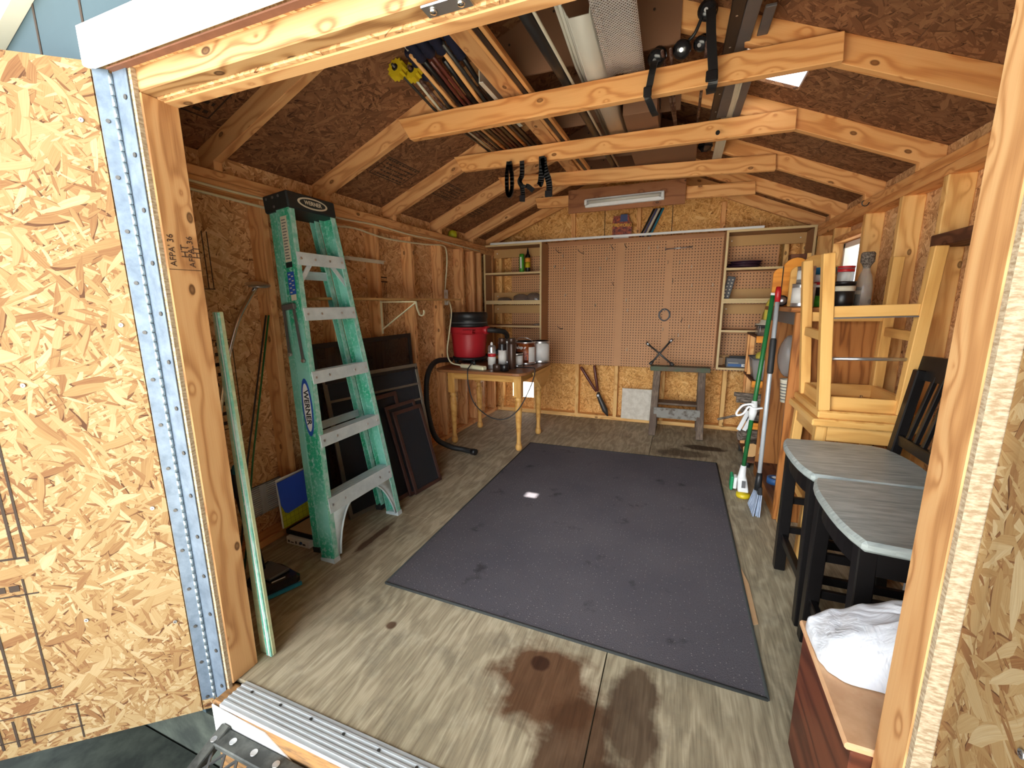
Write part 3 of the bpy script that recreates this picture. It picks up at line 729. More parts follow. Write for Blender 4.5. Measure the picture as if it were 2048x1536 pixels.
d2, h2, dd2, dn2 = door('door_2', 'open right door leaf, bare strand board inside face', .400, .724, math.atan2(-1, -.085), .85, True)
screws(d2, h2, dd2, dn2, [(.135, .56), (.16, .70), (.10, 1.15), (.12, .2)])

# ground, ramp
m = MB(); m.box((-12, -10, -.36), (12, 16, -.34), 'gravel', True)
struct('ground', 'ground around the shed')(m)
m = MB(); m.box((-2.9, -.70, -.3395), (1.2, .70, -.325), 'mat_dark', True)
struct('floor_2', 'dark rubber matting on the ground in front of the doorway')(m)
# ------------------------------------------------------------------ rug and floor things
m = MB(); R = [(-1.123, 1.321), (.320, 1.286), (.319, 3.338), (-1.142, 3.306)]
m.prism([(x, y, .0012) for x, y in R], (0, 0, .007), 'rug', True)
rg = tag(m.build('rug'), 'dark charcoal flat rug lying on the plywood floor', 'rug')
for a, b in zip(R, R[1:]+R[:1]):
    MB().tube([(a[0], a[1], .006), ((a[0]+b[0])/2, (a[1]+b[1])/2, .006), (b[0], b[1], .006)], .0055, 'rug_edge', 8).build('bound_edge', rg)
m = MB(); m.prism([(.325, 2.00, .001), (.345, 1.88, .001), (.345, 1.63, .001), (.322, 1.615, .001)], (0, 0, .0035), 'cardboard_tan')
tag(m.build('wood_strip'), 'thin tan strip of wood lying against the right edge of the rug', 'strip')

# ------------------------------------------------------------------ step ladder (local frame, +x = climbing side)
tilt = math.radians(-6.9)
ld = thing('step_ladder', 'green fibreglass step ladder folded and leaning on the left wall', 'ladder', (-1.443, 1.615, 0.004), rot=(0, tilt, 0))
LZ = 1.66
def hw(z): return .2565+(.1325-.2565)*z/LZ          # half width to the outer web
def rail(side, x0, x1, z0, z1, th, name, fl=.028, m_='ladder_green', inset=0.0):
    m = MB()
    def P(x, y, z): return (x, side*y, z)
    for (xa, xb, ya, yb) in ((x0, x1, 0, .004), (x1-.005, x1, 0, -fl), (x0, x0+.005, 0, -fl)):
        a, b = hw(z0)-inset, hw(z1)-inset
        lo, hi = (ya, yb)
        q = [P(xa, a+lo, z0), P(xb, a+lo, z0), P(xb, a+hi, z0), P(xa, a+hi, z0), P(xa, b+lo, z1), P(xb, b+lo, z1), P(xb, b+hi, z1), P(xa, b+hi, z1)]
        m.hexa(q, 'ladder_edge' if (xb-xa) < .006 and xa > x0+.01 else m_)
    o = m.build(name, ld, .001, local=True)
    return o
rails = {}
for s in (-1, 1):
    rails[s] = rail(s, -.078, 0, .0, LZ, .004, 'front_rail')
    rr = rail(s, -.135, -.098, .04, LZ-.02, .004, 'rear_rail', .024, inset=.012)
    f = MB(); f.box((-.08, s*(hw(0)-.03)-.02, -.004), (.002, s*(hw(0)-.03)+.034*s if s > 0 else s*(hw(0)-.03)+.02, .03), 'black_rubber')
    f = MB(); ys = sorted((s*(hw(0)+.006), s*(hw(0)-.032))); f.box((-.081, ys[0], -.004), (.003, ys[1], .02), 'alu_flat'); f.build('foot', rails[s], local=True)
    f = MB(); ys = sorted((s*(hw(.04)-.012+.006), s*(hw(.04)-.044))); f.box((-.137, ys[0], .034), (-.096, ys[1], .06), 'black_rubber'); f.build('foot', rr, local=True)
for i, z in enumerate((.305, .605, .90, 1.19, 1.44)):
    w = hw(z)-.004; m = MB()
    h = .075 if i == 0 else .058
    m.box((-.076, -w, z-.004), (.002, w, z), 'alu_flat'); m.box((-.003, -w, z-h), (.003, w, z), 'alu_flat'); m.box((-.078, -w, z-h*.7), (-.073, w, z), 'alu_flat')
    for k in range(5): m.box((-.066+k*.014, -w+.02, z), (-.061+k*.014, w-.02, z+.0025), 'alu_flat')
    st = m.build('step', ld, .001, local=True)
    r = MB()
    for s in (-1, 1):
        for y in (w-.02, w-.10): r.cyl((.003, s*y, z-h*.5), (.0065, s*y, z-h*.5), .0055, 'steel', 10)
    r.build('rivets', st, local=True)
# curved gusset braces below the bottom step, diagonal ones below the top step
for s in (-1, 1):
    m = MB(); pts = []
    for k in range(9):
        a = k/8; pts.append((-.004, s*(hw(.2)-.03-.155*a**1.2), .02+.225*(1-(1-a)**2)))
    g = [[(x, y, z) for x, y, z in pts], [(-.006, s*(hw(.01+.24*k/8)-.004), .012+.232*k/8) for k in range(9)]]
    m.sheet(g, 'alu_flat'); m.build('knee_brace', ld, local=True, solid=.004)
    m = MB(); m.tube([(-.002, y, z) for _, y, z in pts], .005, 'alu_flat', 6); m.build('brace_lip', ld, local=True)
    m = MB(); m.beam((-.01, s*(hw(1.33)-.012), 1.30), (-.01, s*(hw(1.4)-.085), 1.392), .022, .004, 'alu_flat', (0, 0, 1)); m.build('knee_brace', ld, local=True)
for i, z in enumerate((.22, .62, 1.36)):
    w = hw(z)-.016; m = MB(); m.box((-.128, -w, z-.02), (-.123, w, z+.02), 'alu_flat'); m.box((-.128, -w, z+.016), (-.108, w, z+.02), 'alu_flat'); m.build('rear_brace', ld, .001, local=True)
# spreader links on the near rail
yo = lambda z: -(hw(z)+.008)
m = MB(); m.box((-.105, yo(1.2)-.012, 1.19), (-.03, yo(1.2)+.006, 1.215), 'grey_metal'); sp = m.build('spreader_hinge', ld, .002, local=True)
for x0, x1, z1 in ((-.098, -.098, .99), (-.037, -.02, .955)):
    m = MB(); m.beam((x0, yo(1.2)-.006, 1.205), (x1, yo(z1)-.006, z1), .004, .013, 'grey_metal', (0, 1, 0)); m.cyl((x1, yo(z1)-.011, z1), (x1, yo(z1)+.001, z1), .009, 'steel', 12); m.build('spreader_link', sp, local=True)
# moulded top cap with recesses
m = MB(); cw = .142
m.box((-.145, -cw, LZ-.03), (.006, cw, LZ+.045), 'cap'); cp = m.build('top_cap', ld, .006, local=True)
m = MB()
for x in (-.12, -.08, -.045): m.cyl((x, -cw-.002, LZ+.028), (x, -cw, LZ+.028), .006, 'mid_grey', 10)
m.cyl((-.08, -cw-.002, LZ-.012), (-.08, -cw, LZ-.012), .006, 'mid_grey', 10); m.build('rivets', cp, local=True)
m = MB(); m.box((-.12, -.10, LZ+.0452), (-.02, .02, LZ+.0456), 'black'); m.build('tool_slot', cp, local=True)
def oval(cx, rx, ry, k, plane):
    return [plane(cx+math.cos(2*PI*i/28)*rx*k, math.sin(2*PI*i/28)*ry*k) for i in range(28)]
pf = lambda a, b: (.0062, a, LZ+.008+b)
m = MB(); m.prism(oval(-.0, .088, .026, 1, pf), (.0006, 0, 0), 'paper'); bd = m.build('name_badge', cp, local=True)
MB().prism([(x+.0006, y, z) for x, y, z in oval(-.0, .076, .019, 1, pf)], (.0006, 0, 0), 'cap').build('badge_field', bd, local=True)
text('lettering', 'WERNER', .025, (.0075, 0, LZ+.008), (0, 1, 0), (0, 0, 1), 'paper', bd, local=True, bold=.0006)
# labels on the near rail web
sl = (hw(1)-hw(0))          # web slope dy/dz (inwards going up)
def webpt(x, z): return (x, -(hw(z)+.0046), z)
def webquad(x0, x1, z0, z1, mt, name, par=None, off=0.0):
    mm = MB(); q = [webpt(x0, z0), webpt(x1, z0), webpt(x1, z1), webpt(x0, z1)]
    mm.prism([(x, y-off, z) for x, y, z in q], (0, -.0006, 0), mt); return mm.build(name, par or rails[-1], local=True)
lb = webquad(-.058, -.02, 1.40, 1.60, 'paper', 'warning_label')
for i in range(14): webquad(-.052, -.026-.01*((i*7) % 3)/3, 1.412+i*.013, 1.4165+i*.013, 'mid_grey', 'print', lb, .0007)
webquad(-.058, -.02, 1.375, 1.398, 'cap', 'warning_label')
lb = webquad(-.058, -.018, 1.255, 1.355, 'blue_label', 'warning_label')
for i in range(9): webquad(-.052+.016*(i % 2), -.04+.016*(i % 2), 1.262+i*.010, 1.267+i*.010, 'paper', 'print', lb, .0007)
webquad(-.052, -.02, 1.228, 1.254, 'paper', 'warning_label')
pl = lambda a, b: (-.040+b, -(hw(.74+a)+.005), .74+a)
m = MB(); m.prism(oval(0, .135, .031, 1, pl), (0, -.0006, 0), 'blue_label'); bd = m.build('name_badge', rails[-1], local=True)
MB().prism([(x, y-.0007, z) for x, y, z in oval(0, .112, .022, 1, pl)], (0, -.0006, 0), 'white').build('badge_field', bd, local=True)
uz = V((0, -(hw(1)-hw(0)), 1)).normalized()
text('lettering', 'WERNER', .040, (-.040, -(hw(.74)+.0066), .74), tuple(-uz), (1, 0, 0), 'black', bd, local=True, bold=.0008)

# ------------------------------------------------------------------ window screens leaning on the left wall
def screen(name, label, cat, bn, bf, tn, tf, th, fw, mf, mm, bars=(), group=None, barmat=None):
    """corner points: bottom near, bottom far, top near, top far"""
    bn, bf, tn, tf = map(V, (bn, bf, tn, tf)); n = (bf-bn).cross(tn-bn).normalized()
    if n.x < 0: n = -n
    o = thing(name, label, cat, tuple((bn+bf)/2), group)
    P = lambda a, b: (bn*(1-a)+bf*a)*(1-b)+(tn*(1-a)+tf*a)*b
    def strip(a0, b0, a1, b1, w, mt, nm):
        mm_ = MB(); p, q = P(a0, b0), P(a1, b1); mm_.beam(p, q, w, th, mt, n.cross(q-p)); return mm_.build(nm, o, .0012)
    W = (bf-bn).length; H = (tn-bn).length; e, f = fw/2/W, fw/2/H
    strip(0, f, 1, f, fw, mf, 'frame_rail'); strip(0, 1-f, 1, 1-f, fw, mf, 'frame_rail')
    strip(e, 0, e, 1, fw, mf, 'frame_stile'); strip(1-e, 0, 1-e, 1, fw, mf, 'frame_stile')
    for b, bw, bm_ in bars: strip(0, b, 1, b, bw, bm_, 'cross_bar')
    mm_ = MB(); mm_.prism([P(e, f)-n*.001, P(1-e, f)-n*.001, P(1-e, 1-f)-n*.001, P(e, 1-f)-n*.001], n*.002, mm); mm_.build('mesh_panel', o)
    return o
screen('window_screen', 'tallest black framed window screen standing closest to the left wall', 'screen', (-1.835, 1.735, .004), (-1.825, 2.655, .004), (-1.871, 1.735, .985), (-1.866, 2.655, .985), .012, .028, 'screen_frame', 'screen_mesh_thin')
screen('window_screen', 'wide dark window screen with bare metal cross bars behind the ladder', 'screen', (-1.665, 1.70, .004), (-1.512, 2.395, .004), (-1.815, 1.74, .80), (-1.66, 2.415, .80), .012, .022, 'bronze_frame', 'screen_mesh', [(.83, .014, 'bronze_frame'), (.70, .014, 'bronze_frame'), (.97, .03, 'screen_frame')])
screen('window_screen', 'narrow brown framed screen between the cross bar screen and the smallest screen', 'screen', (-1.548, 1.965, .004), (-1.525, 2.19, .004), (-1.70, 1.965, .65), (-1.675, 2.19, .65), .014, .026, 'brown_frame', 'screen_mesh')
screen('window_screen', 'second small brown framed screen, just behind the front one', 'screen', (-1.517, 2.065, .004), (-1.490, 2.33, .004), (-1.658, 2.05, .575), (-1.630, 2.32, .575), .012, .022, 'brown_frame', 'screen_mesh')
screen('window_screen', 'small brown framed screen in front of all the others, nearest the rug', 'screen', (-1.498, 2.10, .004), (-1.468, 2.365, .004), (-1.633, 2.09, .535), (-1.603, 2.355, .535), .012, .024, 'brown_frame', 'screen_mesh')

# ------------------------------------------------------------------ things at the near left
# speckled green strip board just inside the jamb
t_ = thing('plank', 'narrow green and white speckled strip leaning inside the left door jamb', 'board', (-1.27, .86, 0))
m = MB(); m.beam((-1.27, .868, .004), (-1.338, .90, 1.18), .062, .014, 'glass_edge', (1, 0, 0), .034); m.build('strip', t_, .002)
m = MB()
for o, mt in ((.010, 'ladder_green'), (.018, 'white'), (.026, 'ladder_edge')): m.beam((-1.27+o, .859, .006), (-1.338+o*.55, .891, 1.178), .006, .007, mt, (1, 0, 0))
m.build('ridge', t_)
# bent steel trimmer shaft with disc
t_ = thing('garden_edger', 'bent bare steel shaft with a round plate on top, leaning on the left wall', 'tool', (-1.80, 1.06, 0))
pts = spline([(-1.80, 1.075, .004), (-1.86, 1.16, .50), (-1.90, 1.255, .84), (-1.912, 1.36, 1.10), (-1.905, 1.43, 1.22), (-1.895, 1.475, 1.285)], 5)
MB().tube(pts, .0105, 'chrome', 10).build('shaft', t_)
m = MB(); m.lathe([(.0, -.004), (.05, -.004), (.052, .003), (.03, .010), (.0, .012)], (-1.89, 1.482, 1.295), 'steel', 24, (.25, -.1, 1)); pl = m.build('plate', t_)
m = MB()
for k in range(8): m.cyl((-1.89+math.cos(k*PI/4)*.036, 1.482+math.sin(k*PI/4)*.036, 1.284), (-1.89+math.cos(k*PI/4)*.036, 1.482+math.sin(k*PI/4)*.036, 1.289), .006, 'ink', 8)
m.build('holes', pl)
# pair of thin rods
for i, (dx, dy, lab) in enumerate(((0, 0, 'thin green rod leaning on the left wall, nearer the door of the pair'), (.004, .012, 'thin green rod leaning on the left wall, nearer the ladder of the pair'))):
    m = MB(); m.tube([(-1.80+dx, 1.145+dy*2, .004), (-1.865+dx, 1.30+dy*2, .48), (-1.872+dx, 1.49+dy, 1.15)], .0042, 'green_plastic' if i else 'dark_steel', 8)
    tag(m.build('garden_stake'), lab, 'stake')
# louvred vent on the wall
m = MB(); m.box((XL+.001, 1.305, .13), (XL+.008, 1.535, .29), 'mid_grey')  # grey backing stands in for the shade between the slats
for lo, hi in (((1.305, .13), (1.535, .137)), ((1.305, .283), (1.535, .29)), ((1.305, .13), (1.312, .29)), ((1.525, .13), (1.535, .29))): m.box((XL+.008, lo[0], lo[1]), (XL+.013, hi[0], hi[1]), 'alu_flat')
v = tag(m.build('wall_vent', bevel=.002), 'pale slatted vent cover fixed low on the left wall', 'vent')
for i in range(13):
    z = .142+i*.0112; q = MB(); q.hexa([(XL+.008, 1.312, z), (XL+.013, 1.312, z-.004), (XL+.013, 1.525, z-.004), (XL+.008, 1.525, z), (XL+.008, 1.312, z+.002), (XL+.013, 1.312, z-.001), (XL+.013, 1.525, z-.001), (XL+.008, 1.525, z+.002)], 'white'); q.build('slat', v)
MB().box((XL+.0125, 1.405, .132), (XL+.014, 1.44, .288), 'alu').build('centre_bar', v)
MB().cyl((XL+.008, 1.53, .28), (XL+.010, 1.53, .28), .004, 'ink', 8).build('screw', v)
# mats, trays and box by the ladder foot
def lean(nm, lab, cat, x, y0, y1, z0, z1, dx, th, mt, sk=0):
    m = MB(); m.prism([(x, y0, z0), (x, y1, z0+sk), (x-dx, y1, z1), (x-dx, y0, z1)], (th, 0, 0), mt); return tag(m.build(nm, bevel=.0015), lab, cat)
m = MB(); m.box((-1.80, 1.40, .003), (-1.648, 1.57, .042), 'white')
b = tag(m.build('carton', bevel=.002), 'flat white printed carton on the floor beside the ladder foot', 'box')
m = MB()
for i, (x, w, h) in enumerate(((-1.79, .014, .012), (-1.77, .02, .006), (-1.74, .012, .014), (-1.715, .016, .012), (-1.69, .018, .010))): m.box((x, 1.3992, .014), (x+w, 1.3998, .014+h), 'mid_grey')
m.box((-1.708, 1.3990, .018), (-1.692, 1.3994, .032), 'label_blue'); m.build('print', b)
for i, (z, x1, lab) in enumerate(((.044, -1.64, 'lower of two thin dark trays on the white carton'), (.056, -1.625, 'upper of two thin dark trays on the white carton'))):
    m = MB(); m.box((-1.82, 1.42, z), (x1, 1.58, z+.003), 'screen_frame' if i == 0 else 'brown_metal')
    for lo, hi in (((-1.82, 1.42), (x1, 1.424)), ((-1.82, 1.576), (x1, 1.58)), ((-1.82, 1.42), (-1.816, 1.58)), ((x1-.004, 1.42), (x1, 1.58))): m.box((lo[0], lo[1], z), (hi[0], hi[1], z+.010), 'screen_frame')
    tr_ = tag(m.build('tray'), lab, 'tray')
m = MB(); m.box((-1.80, 1.425, .0664), (-1.64, 1.575, .0690), 'cardboard_tan'); tag(m.build('card'), 'sheet of brown card lying in the upper dark tray', 'card')
lean('cutting_mat', 'white backed panel behind the yellow gridded mat', 'mat', -1.833, 1.41, 1.68, .07, .335, .012, .003, 'white')
lean('cutting_mat', 'yellow gridded cutting mat leaning behind the blue panel', 'mat', -1.826, 1.415, 1.68, .07, .32, .012, .003, 'grid_mat')
m = MB(); m.prism([(-1.818, 1.424, .158), (-1.818, 1.44, .147), (-1.818, 1.70, .17), (-1.834, 1.70, .335), (-1.834, 1.408, .322), (-1.824, 1.410, .20)], (.006, 0, 0), 'blue_mat')
tag(m.build('foam_sheet', bevel=.002), 'bright blue panel leaning over the yellow gridded mat', 'panel')
# stick vacuum mostly hidden by the jamb
t_ = thing('stick_vacuum', 'black stick vacuum cleaner with a blue edged floor head by the jamb', 'vacuum cleaner', (-1.58, 1.13, 0))
m = MB(); hd = [(-1.70, 1.215), (-1.60, 1.222), (-1.485, 1.200), (-1.465, 1.180), (-1.515, 1.058), (-1.57, 1.05), (-1.66, 1.075)]
m.prism([(x, y, .010) for x, y in hd], (0, 0, .042), 'black_gloss'); h_ = m.build('floor_head', t_, .012)
m = MB(); m.prism([(-1.466, 1.186, .006), (-1.516, 1.056, .006), (-1.510, 1.050, .006), (-1.456, 1.182, .006)], (0, 0, .014), 'cyan'); m.build('blue_edge', h_)
m = MB(); m.prism([(-1.66, 1.20, .052), (-1.53, 1.19, .052), (-1.545, 1.10, .052), (-1.64, 1.10, .052)], (0, 0, .012), 'mid_grey'); m.build('brush_window', h_, .003)
m = MB(); m.prism([(-1.512, 1.150, .0525), (-1.506, 1.146, .0525), (-1.526, 1.095, .0525), (-1.532, 1.10, .0525)], (0, 0, .001), 'white'); m.build('marking', h_)
m = MB(); m.tube([(-1.64, 1.14, .05), (-1.72, 1.165, .22), (-1.79, 1.19, .36)], .019, 'black', 12); m.build('wand', t_)
m = MB(); m.lathe([(.0, 0), (.028, .004), (.034, .05), (.034, .10), (.022, .13), (0, .135)], (-1.792, 1.192, .35), 'black', 18, (-.35, .1, 1)); bd = m.build('motor_body', t_)
m = MB(); m.tube(spline([(-1.815, 1.195, .445), (-1.79, 1.185, .50), (-1.775, 1.195, .45), (-1.78, 1.205, .38)], 5), .010, 'teal', 10); m.build('handle', bd)

# ------------------------------------------------------------------ wall mounted things, left
m = MB(); m.box((-1.878, 2.05, 1.461), (-1.872, 2.412, 1.482), 'offwhite'); m.box((-1.878, 2.05, 1.478), (-1.858, 2.412, 1.482), 'offwhite')
tag(m.build('track_strip', bevel=.001), 'off white metal strip screwed across the studs behind the ladder', 'strip')
m = MB(); m.box((-1.878, 1.66, 1.222), (-1.70, 3.155, 1.236), 'masonite_rail')
tag(m.build('wall_shelf', bevel=.002), 'long thin wooden shelf board along the left wall studs', 'shelf')
t_ = thing('shelf_bracket', 'cream shelf bracket with a rod hook under the long wall shelf', 'bracket', (-1.87, 2.36, 1.02))
m = MB(); m.box((-1.879, 2.352, 1.0), (-1.874, 2.37, 1.22), 'ivory'); m.build('wall_plate', t_, .001)
m = MB(); m.beam((-1.874, 2.361, 1.212), (-1.60, 2.361, 1.212), .014, .008, 'ivory', (0, 1, 0)); m.build('arm', t_, .001)
m = MB(); m.beam((-1.876, 2.361, 1.03), (-1.60, 2.361, 1.208), .012, .006, 'ivory', (0, 1, 0)); m.build('strut', t_)
hk = [(-1.60, 2.361, 1.210), (-1.592, 2.361, 1.165), (-1.58, 2.361, 1.142)]+[(-1.562+.020*math.cos(a), 2.361, 1.142+.020*math.sin(a)) for a in (PI, PI*1.25, PI*1.5, PI*1.75, 2*PI)]+[(-1.542, 2.361, 1.156)]
m = MB(); m.ribbon(hk, .014, .005, 'ivory', (0, 1, 0)); m.build('rod_hook', t_)
m = MB(); m.cyl((-1.8735, 2.361, 1.012), (-1.871, 2.361, 1.012), .005, 'steel', 10); m.build('screw', t_)
# cables and outlet
m = MB(); m.tube(spline([(-1.872, 1.10, 1.70), (-1.872, 1.45, 1.692), (-1.872, 1.80, 1.700), (-1.872, 2.05, 1.690), (-1.872, 2.35, 1.702), (-1.872, 2.75, 1.694), (-1.872, 3.10, 1.704), (-1.872, 3.9, 1.70)], 6), .0055, 'ivory', 8)
tag(m.build('cable'), 'upper cream cable running along the left top plate', 'cable')
m = MB(); m.tube(spline([(-1.871, 1.15, 1.665), (-1.871, 1.6, 1.652), (-1.871, 1.95, 1.640), (-1.871, 2.15, 1.652), (-1.871, 2.45, 1.632), (-1.871, 2.9, 1.648), (-1.871, 3.18, 1.672), (-1.874, 3.25, 1.63), (-1.878, 3.258, 1.52), (-1.90, 3.245, 1.30)], 6), .006, 'ivory', 8)
tag(m.build('cable'), 'lower cream cable that sags and drops down to the wall outlet', 'cable')
t_ = thing('wall_outlet', 'white electric outlet on the stud beside the red vacuum', 'outlet', (-1.90, 3.24, 1.19))
m = MB(); m.box((XL, 3.203, 1.19), (-1.897, 3.275, 1.31), 'mid_grey'); m.build('back_box', t_)
m = MB(); m.box((-1.897, 3.199, 1.185), (-1.889, 3.28, 1.315), 'white'); cv = m.build('cover_plate', t_, .003)
for z in (1.222, 1.278): MB().cyl((-1.889, 3.24, z), (-1.887, 3.24, z), .016, 'offwhite', 16).build('socket', cv)
m = MB(); m.lathe([(0, 0), (.036, .012), (.040, .036), (.034, .062), (0, .075)], (-1.93, 3.47, 1.7655), 'yellow_green', 18); tag(m.build('ball'), 'yellow green ball resting on the left top plate', 'ball')
# ------------------------------------------------------------------ table with the vacuum and the cans
TZ = .68
t_ = thing('side_table', 'small wooden table with turned legs in the back left corner', 'table', (-1.46, 3.3, 0))
def rrect(x0, y0, x1, y1, r, z, k=6):
    o = []
    for cx, cy, a0 in ((x1-r, y1-r, 0), (x0+r, y1-r, PI/2), (x0+r, y0+r, PI), (x1-r, y0+r, 1.5*PI)):
        for i in range(k+1): a = a0+PI/2*i/k; o.append((cx+math.cos(a)*r, cy+math.sin(a)*r, z))
    return o
m = MB(); m.prism(rrect(-1.84, 2.895, -1.05, 3.66, .09, TZ-.022), (0, 0, .022), 'table_top', True); m.build('tabletop', t_, .003)
m = MB(); m.prism([(-1.048, 3.10, TZ-.012), (-1.030, 3.10, TZ-.012), (-1.030, 3.60, TZ-.012), (-1.048, 3.60, TZ-.012)], (0, 0, .0), 'maple')
m = MB(); pr = [(0, 3.12, TZ-.024), (0, 3.60, TZ-.024)]+[(0, 3.60-.06*math.sin(a)-.42*(1-math.cos(a))*.5, TZ-.03-.16*math.sin(a)) for a in (.5, .9, 1.3, 1.6)]+[(0, 3.14, TZ-.06)]
m.prism([(-1.062, y, z) for _, y, z in pr], (.016, 0, 0), 'maple'); m.build('drop_leaf', t_, .002)
for lo, hi in (((-1.79, 3.075), (-1.14, 3.093)), ((-1.79, 3.60), (-1.14, 3.618)), ((-1.795, 3.075), (-1.777, 3.618)), ((-1.162, 3.075), (-1.144, 3.618))):
    MB().box((lo[0], lo[1], TZ-.105), (hi[0], hi[1], TZ-.022), 'maple').build('apron', t_, .002)
legp = [(.018, 0), (.026, .012), (.028, .035), (.020, .06), (.017, .10), (.024, .24), (.029, .36), (.030, .40), (.020, .415), (.029, .425), (.029, .44), (.022, .448), (.031, .455)]
for x, y in ((-1.174, 3.105), (-1.772, 3.105), (-1.164, 3.59), (-1.762, 3.59)):
    m = MB(); m.lathe(legp, (x, y, .002), 'maple', 16); m.box((x-.031, y-.031, .455), (x+.031, y+.031, TZ-.022), 'maple'); m.build('leg', t_)
# red shop vacuum
vx, vy = -1.735, 3.36
t_ = thing('shop_vacuum', 'red shop vacuum with a black motor head standing on the table', 'vacuum cleaner', (vx, vy, TZ))
m = MB(); m.lathe([(.0, .055), (.138, .055), (.142, .065), (.150, .16), (.158, .25), (.160, .262), (.164, .265), (.166, .315), (.160, .318), (0, .318)], (vx, vy, TZ), 'red', 36); dr = m.build('drum', t_)
m = MB(); m.lathe([(0, .319), (.166, .319), (.168, .335), (.160, .345), (.160, .385), (.166, .39), (.165, .43), (.155, .442), (0, .444)], (vx, vy, TZ), 'black', 36); lid = m.build('motor_head', t_)
m = MB(); m.lathe([(.1605, .352), (.1675, .352), (.1675, .358), (.1605, .358)], (vx, vy, TZ), 'mid_grey', 36); m.build('latch_band', lid)
m = MB()
m.box((vx+.03, vy-.185, TZ+.265), (vx+.125, vy-.12, TZ+.272), 'red'); m.box((vx+.03, vy-.185, TZ+.293), (vx+.125, vy-.12, TZ+.30), 'red'); m.box((vx+.03, vy-.19, TZ+.265), (vx+.125, vy-.182, TZ+.30), 'red'); m.build('handle', dr, .003)
m = MB(); m.cyl((vx+.14, vy-.02, TZ+.29), (vx+.20, vy-.03, TZ+.29), .034, 'red', 18); m.build('inlet_port', dr)
m = MB(); m.lathe([(.0, .03), (.150, .03), (.155, .04), (.150, .055), (0, .055)], (vx, vy, TZ), 'black', 30); ba = m.build('base', t_)
for a in (-.9, -2.3, .7, 2.3):
    m = MB(); c = V((vx+math.cos(a)*.125, vy+math.sin(a)*.125, TZ+.019)); m.cyl(c+V((-.012, 0, 0)), c+V((.012, 0, 0)), .0175, 'black_rubber', 14); m.box((c.x-.016, c.y-.016, c.z), (c.x+.016, c.y+.016, TZ+.036), 'black'); m.build('caster', ba)
def hose(pts, r, k=7):
    P = spline(pts, k*3); m = MB(); m.tube(P, r, 'black_rubber', 12, True, [r*(1.0 if i % 2 else .90) for i in range(len(P))]); return m
hose([(vx+.19, vy-.03, TZ+.29), (vx+.25, vy, TZ+.285), (vx+.30, vy+.10, TZ+.265), (vx+.27, vy+.225, TZ+.20), (vx+.20, vy+.262, TZ+.10), (vx+.05, vy+.25, TZ+.030), (vx-.10, vy+.20, TZ+.030)], .022).build('hose', t_)
hose([(-1.845, 3.22, TZ+.035), (-1.85, 2.98, TZ+.05), (-1.84, 2.84, TZ-.02), (-1.825, 2.775, .52), (-1.805, 2.76, .33), (-1.765, 2.79, .14), (-1.68, 2.87, .05), (-1.58, 2.905, .026), (-1.49, 2.89, .024)], .022).build('hose', t_)
m = MB(); m.cyl((-1.50, 2.892, .024), (-1.46, 2.884, .024), .026, 'black', 14); m.build('hose_cuff', t_)
# power strip, cords
t_ = thing('power_strip', 'ivory power strip with a black plug lying on the front of the table', 'power strip', (-1.52, 2.985, TZ))
d = V((.24, -.085, 0)).normalized(); a = V((-1.645, 3.04, TZ+.018)); b = a+d*.265
MB().beam(a, b, .05, .034, 'ivory', (d.y, -d.x, 0)).build('housing', t_, .008)
for k in range(4): c = a+d*(.10+.042*k)+V((0, 0, .0168)); MB().cyl(c, c+V((0, 0, .0015)), .014, 'offwhite', 14).build('socket', t_)
c = a+d*.03+V((0, 0, .017)); MB().beam(c-d*.012, c+d*.012, .016, .006, 'black', (d.y, -d.x, 0)).build('switch', t_)
c = a+d*.145+V((0, 0, .018)); m = MB(); m.lathe([(.013, 0), (.014, .02), (.008, .034), (0, .036)], c, 'black', 12); m.build('plug', t_)
m = MB(); m.tube(spline([(-1.882, 3.24, 1.222), (-1.84, 3.21, 1.215), (-1.80, 3.17, 1.12), (-1.80, 3.12, .95), (-1.79, 3.06, .80), (-1.74, 3.03, .72), (-1.648, 3.038, TZ+.018)], 6), .006, 'ivory', 8)
m.build('cord', t_)
m = MB(); pts = [tuple(c+V((0, 0, .034)))]+[(-1.515, 2.93, TZ+.035), (-1.512, 2.882, TZ+.0), (-1.50, 2.873, .56), (-1.46, 2.89, .42), (-1.36, 2.95, .31), (-1.25, 3.0, .29), (-1.16, 3.055, .36), (-1.10, 3.10, .48), (-1.055, 3.12, .60), (-1.040, 3.115, TZ+.004), (-1.08, 3.14, TZ+.012), (-1.20, 3.164, TZ+.006), (-1.31, 3.166, TZ+.006), (-1.42, 3.23, TZ+.006), (-1.54, 3.28, TZ+.035)]
m.tube(spline(pts, 6), .0045, 'black', 8); m.build('power_cord', bpy.data.objects['shop_vacuum'])
# cans on the table
def spray(nm, lab, x, y, r, h, body, cap=None, label=None):
    t = thing(nm, lab, 'spray can', (x, y, TZ))
    m = MB(); m.lathe([(r*.95, .001), (r, .004), (r, h*.80), (r*.8, h*.87), (r*.45, h*.89)], (x, y, TZ), body, 22, mats=['can_metal', body, body, 'can_metal']); bo = m.build('canister', t)
    if label: m = MB(); m.lathe([(r*1.006, h*.16), (r*1.006, h*.62)], (x, y, TZ), label, 22); m.build('label', bo)
    m = MB()
    if cap: m.lathe([(r*.93, h*.80), (r*.95, h*.985), (r*.9, h), (0, h)], (x, y, TZ), cap, 20); m.build('lid', t)
    else: m.lathe([(r*.30, h*.89), (r*.30, h*.96), (r*.15, h), (0, h)], (x, y, TZ), 'white', 12); m.build('nozzle', t)
    return t
t = spray('spray_can', 'white and silver spray can without a cap at the table front', -1.383, 3.06, .032, .215, 'can_metal', None, 'can_label')
m = MB(); m.lathe([(.0326, .10), (.0326, .125)], (-1.383, 3.06, TZ), 'red_lid', 22); m.build('red_band', t)
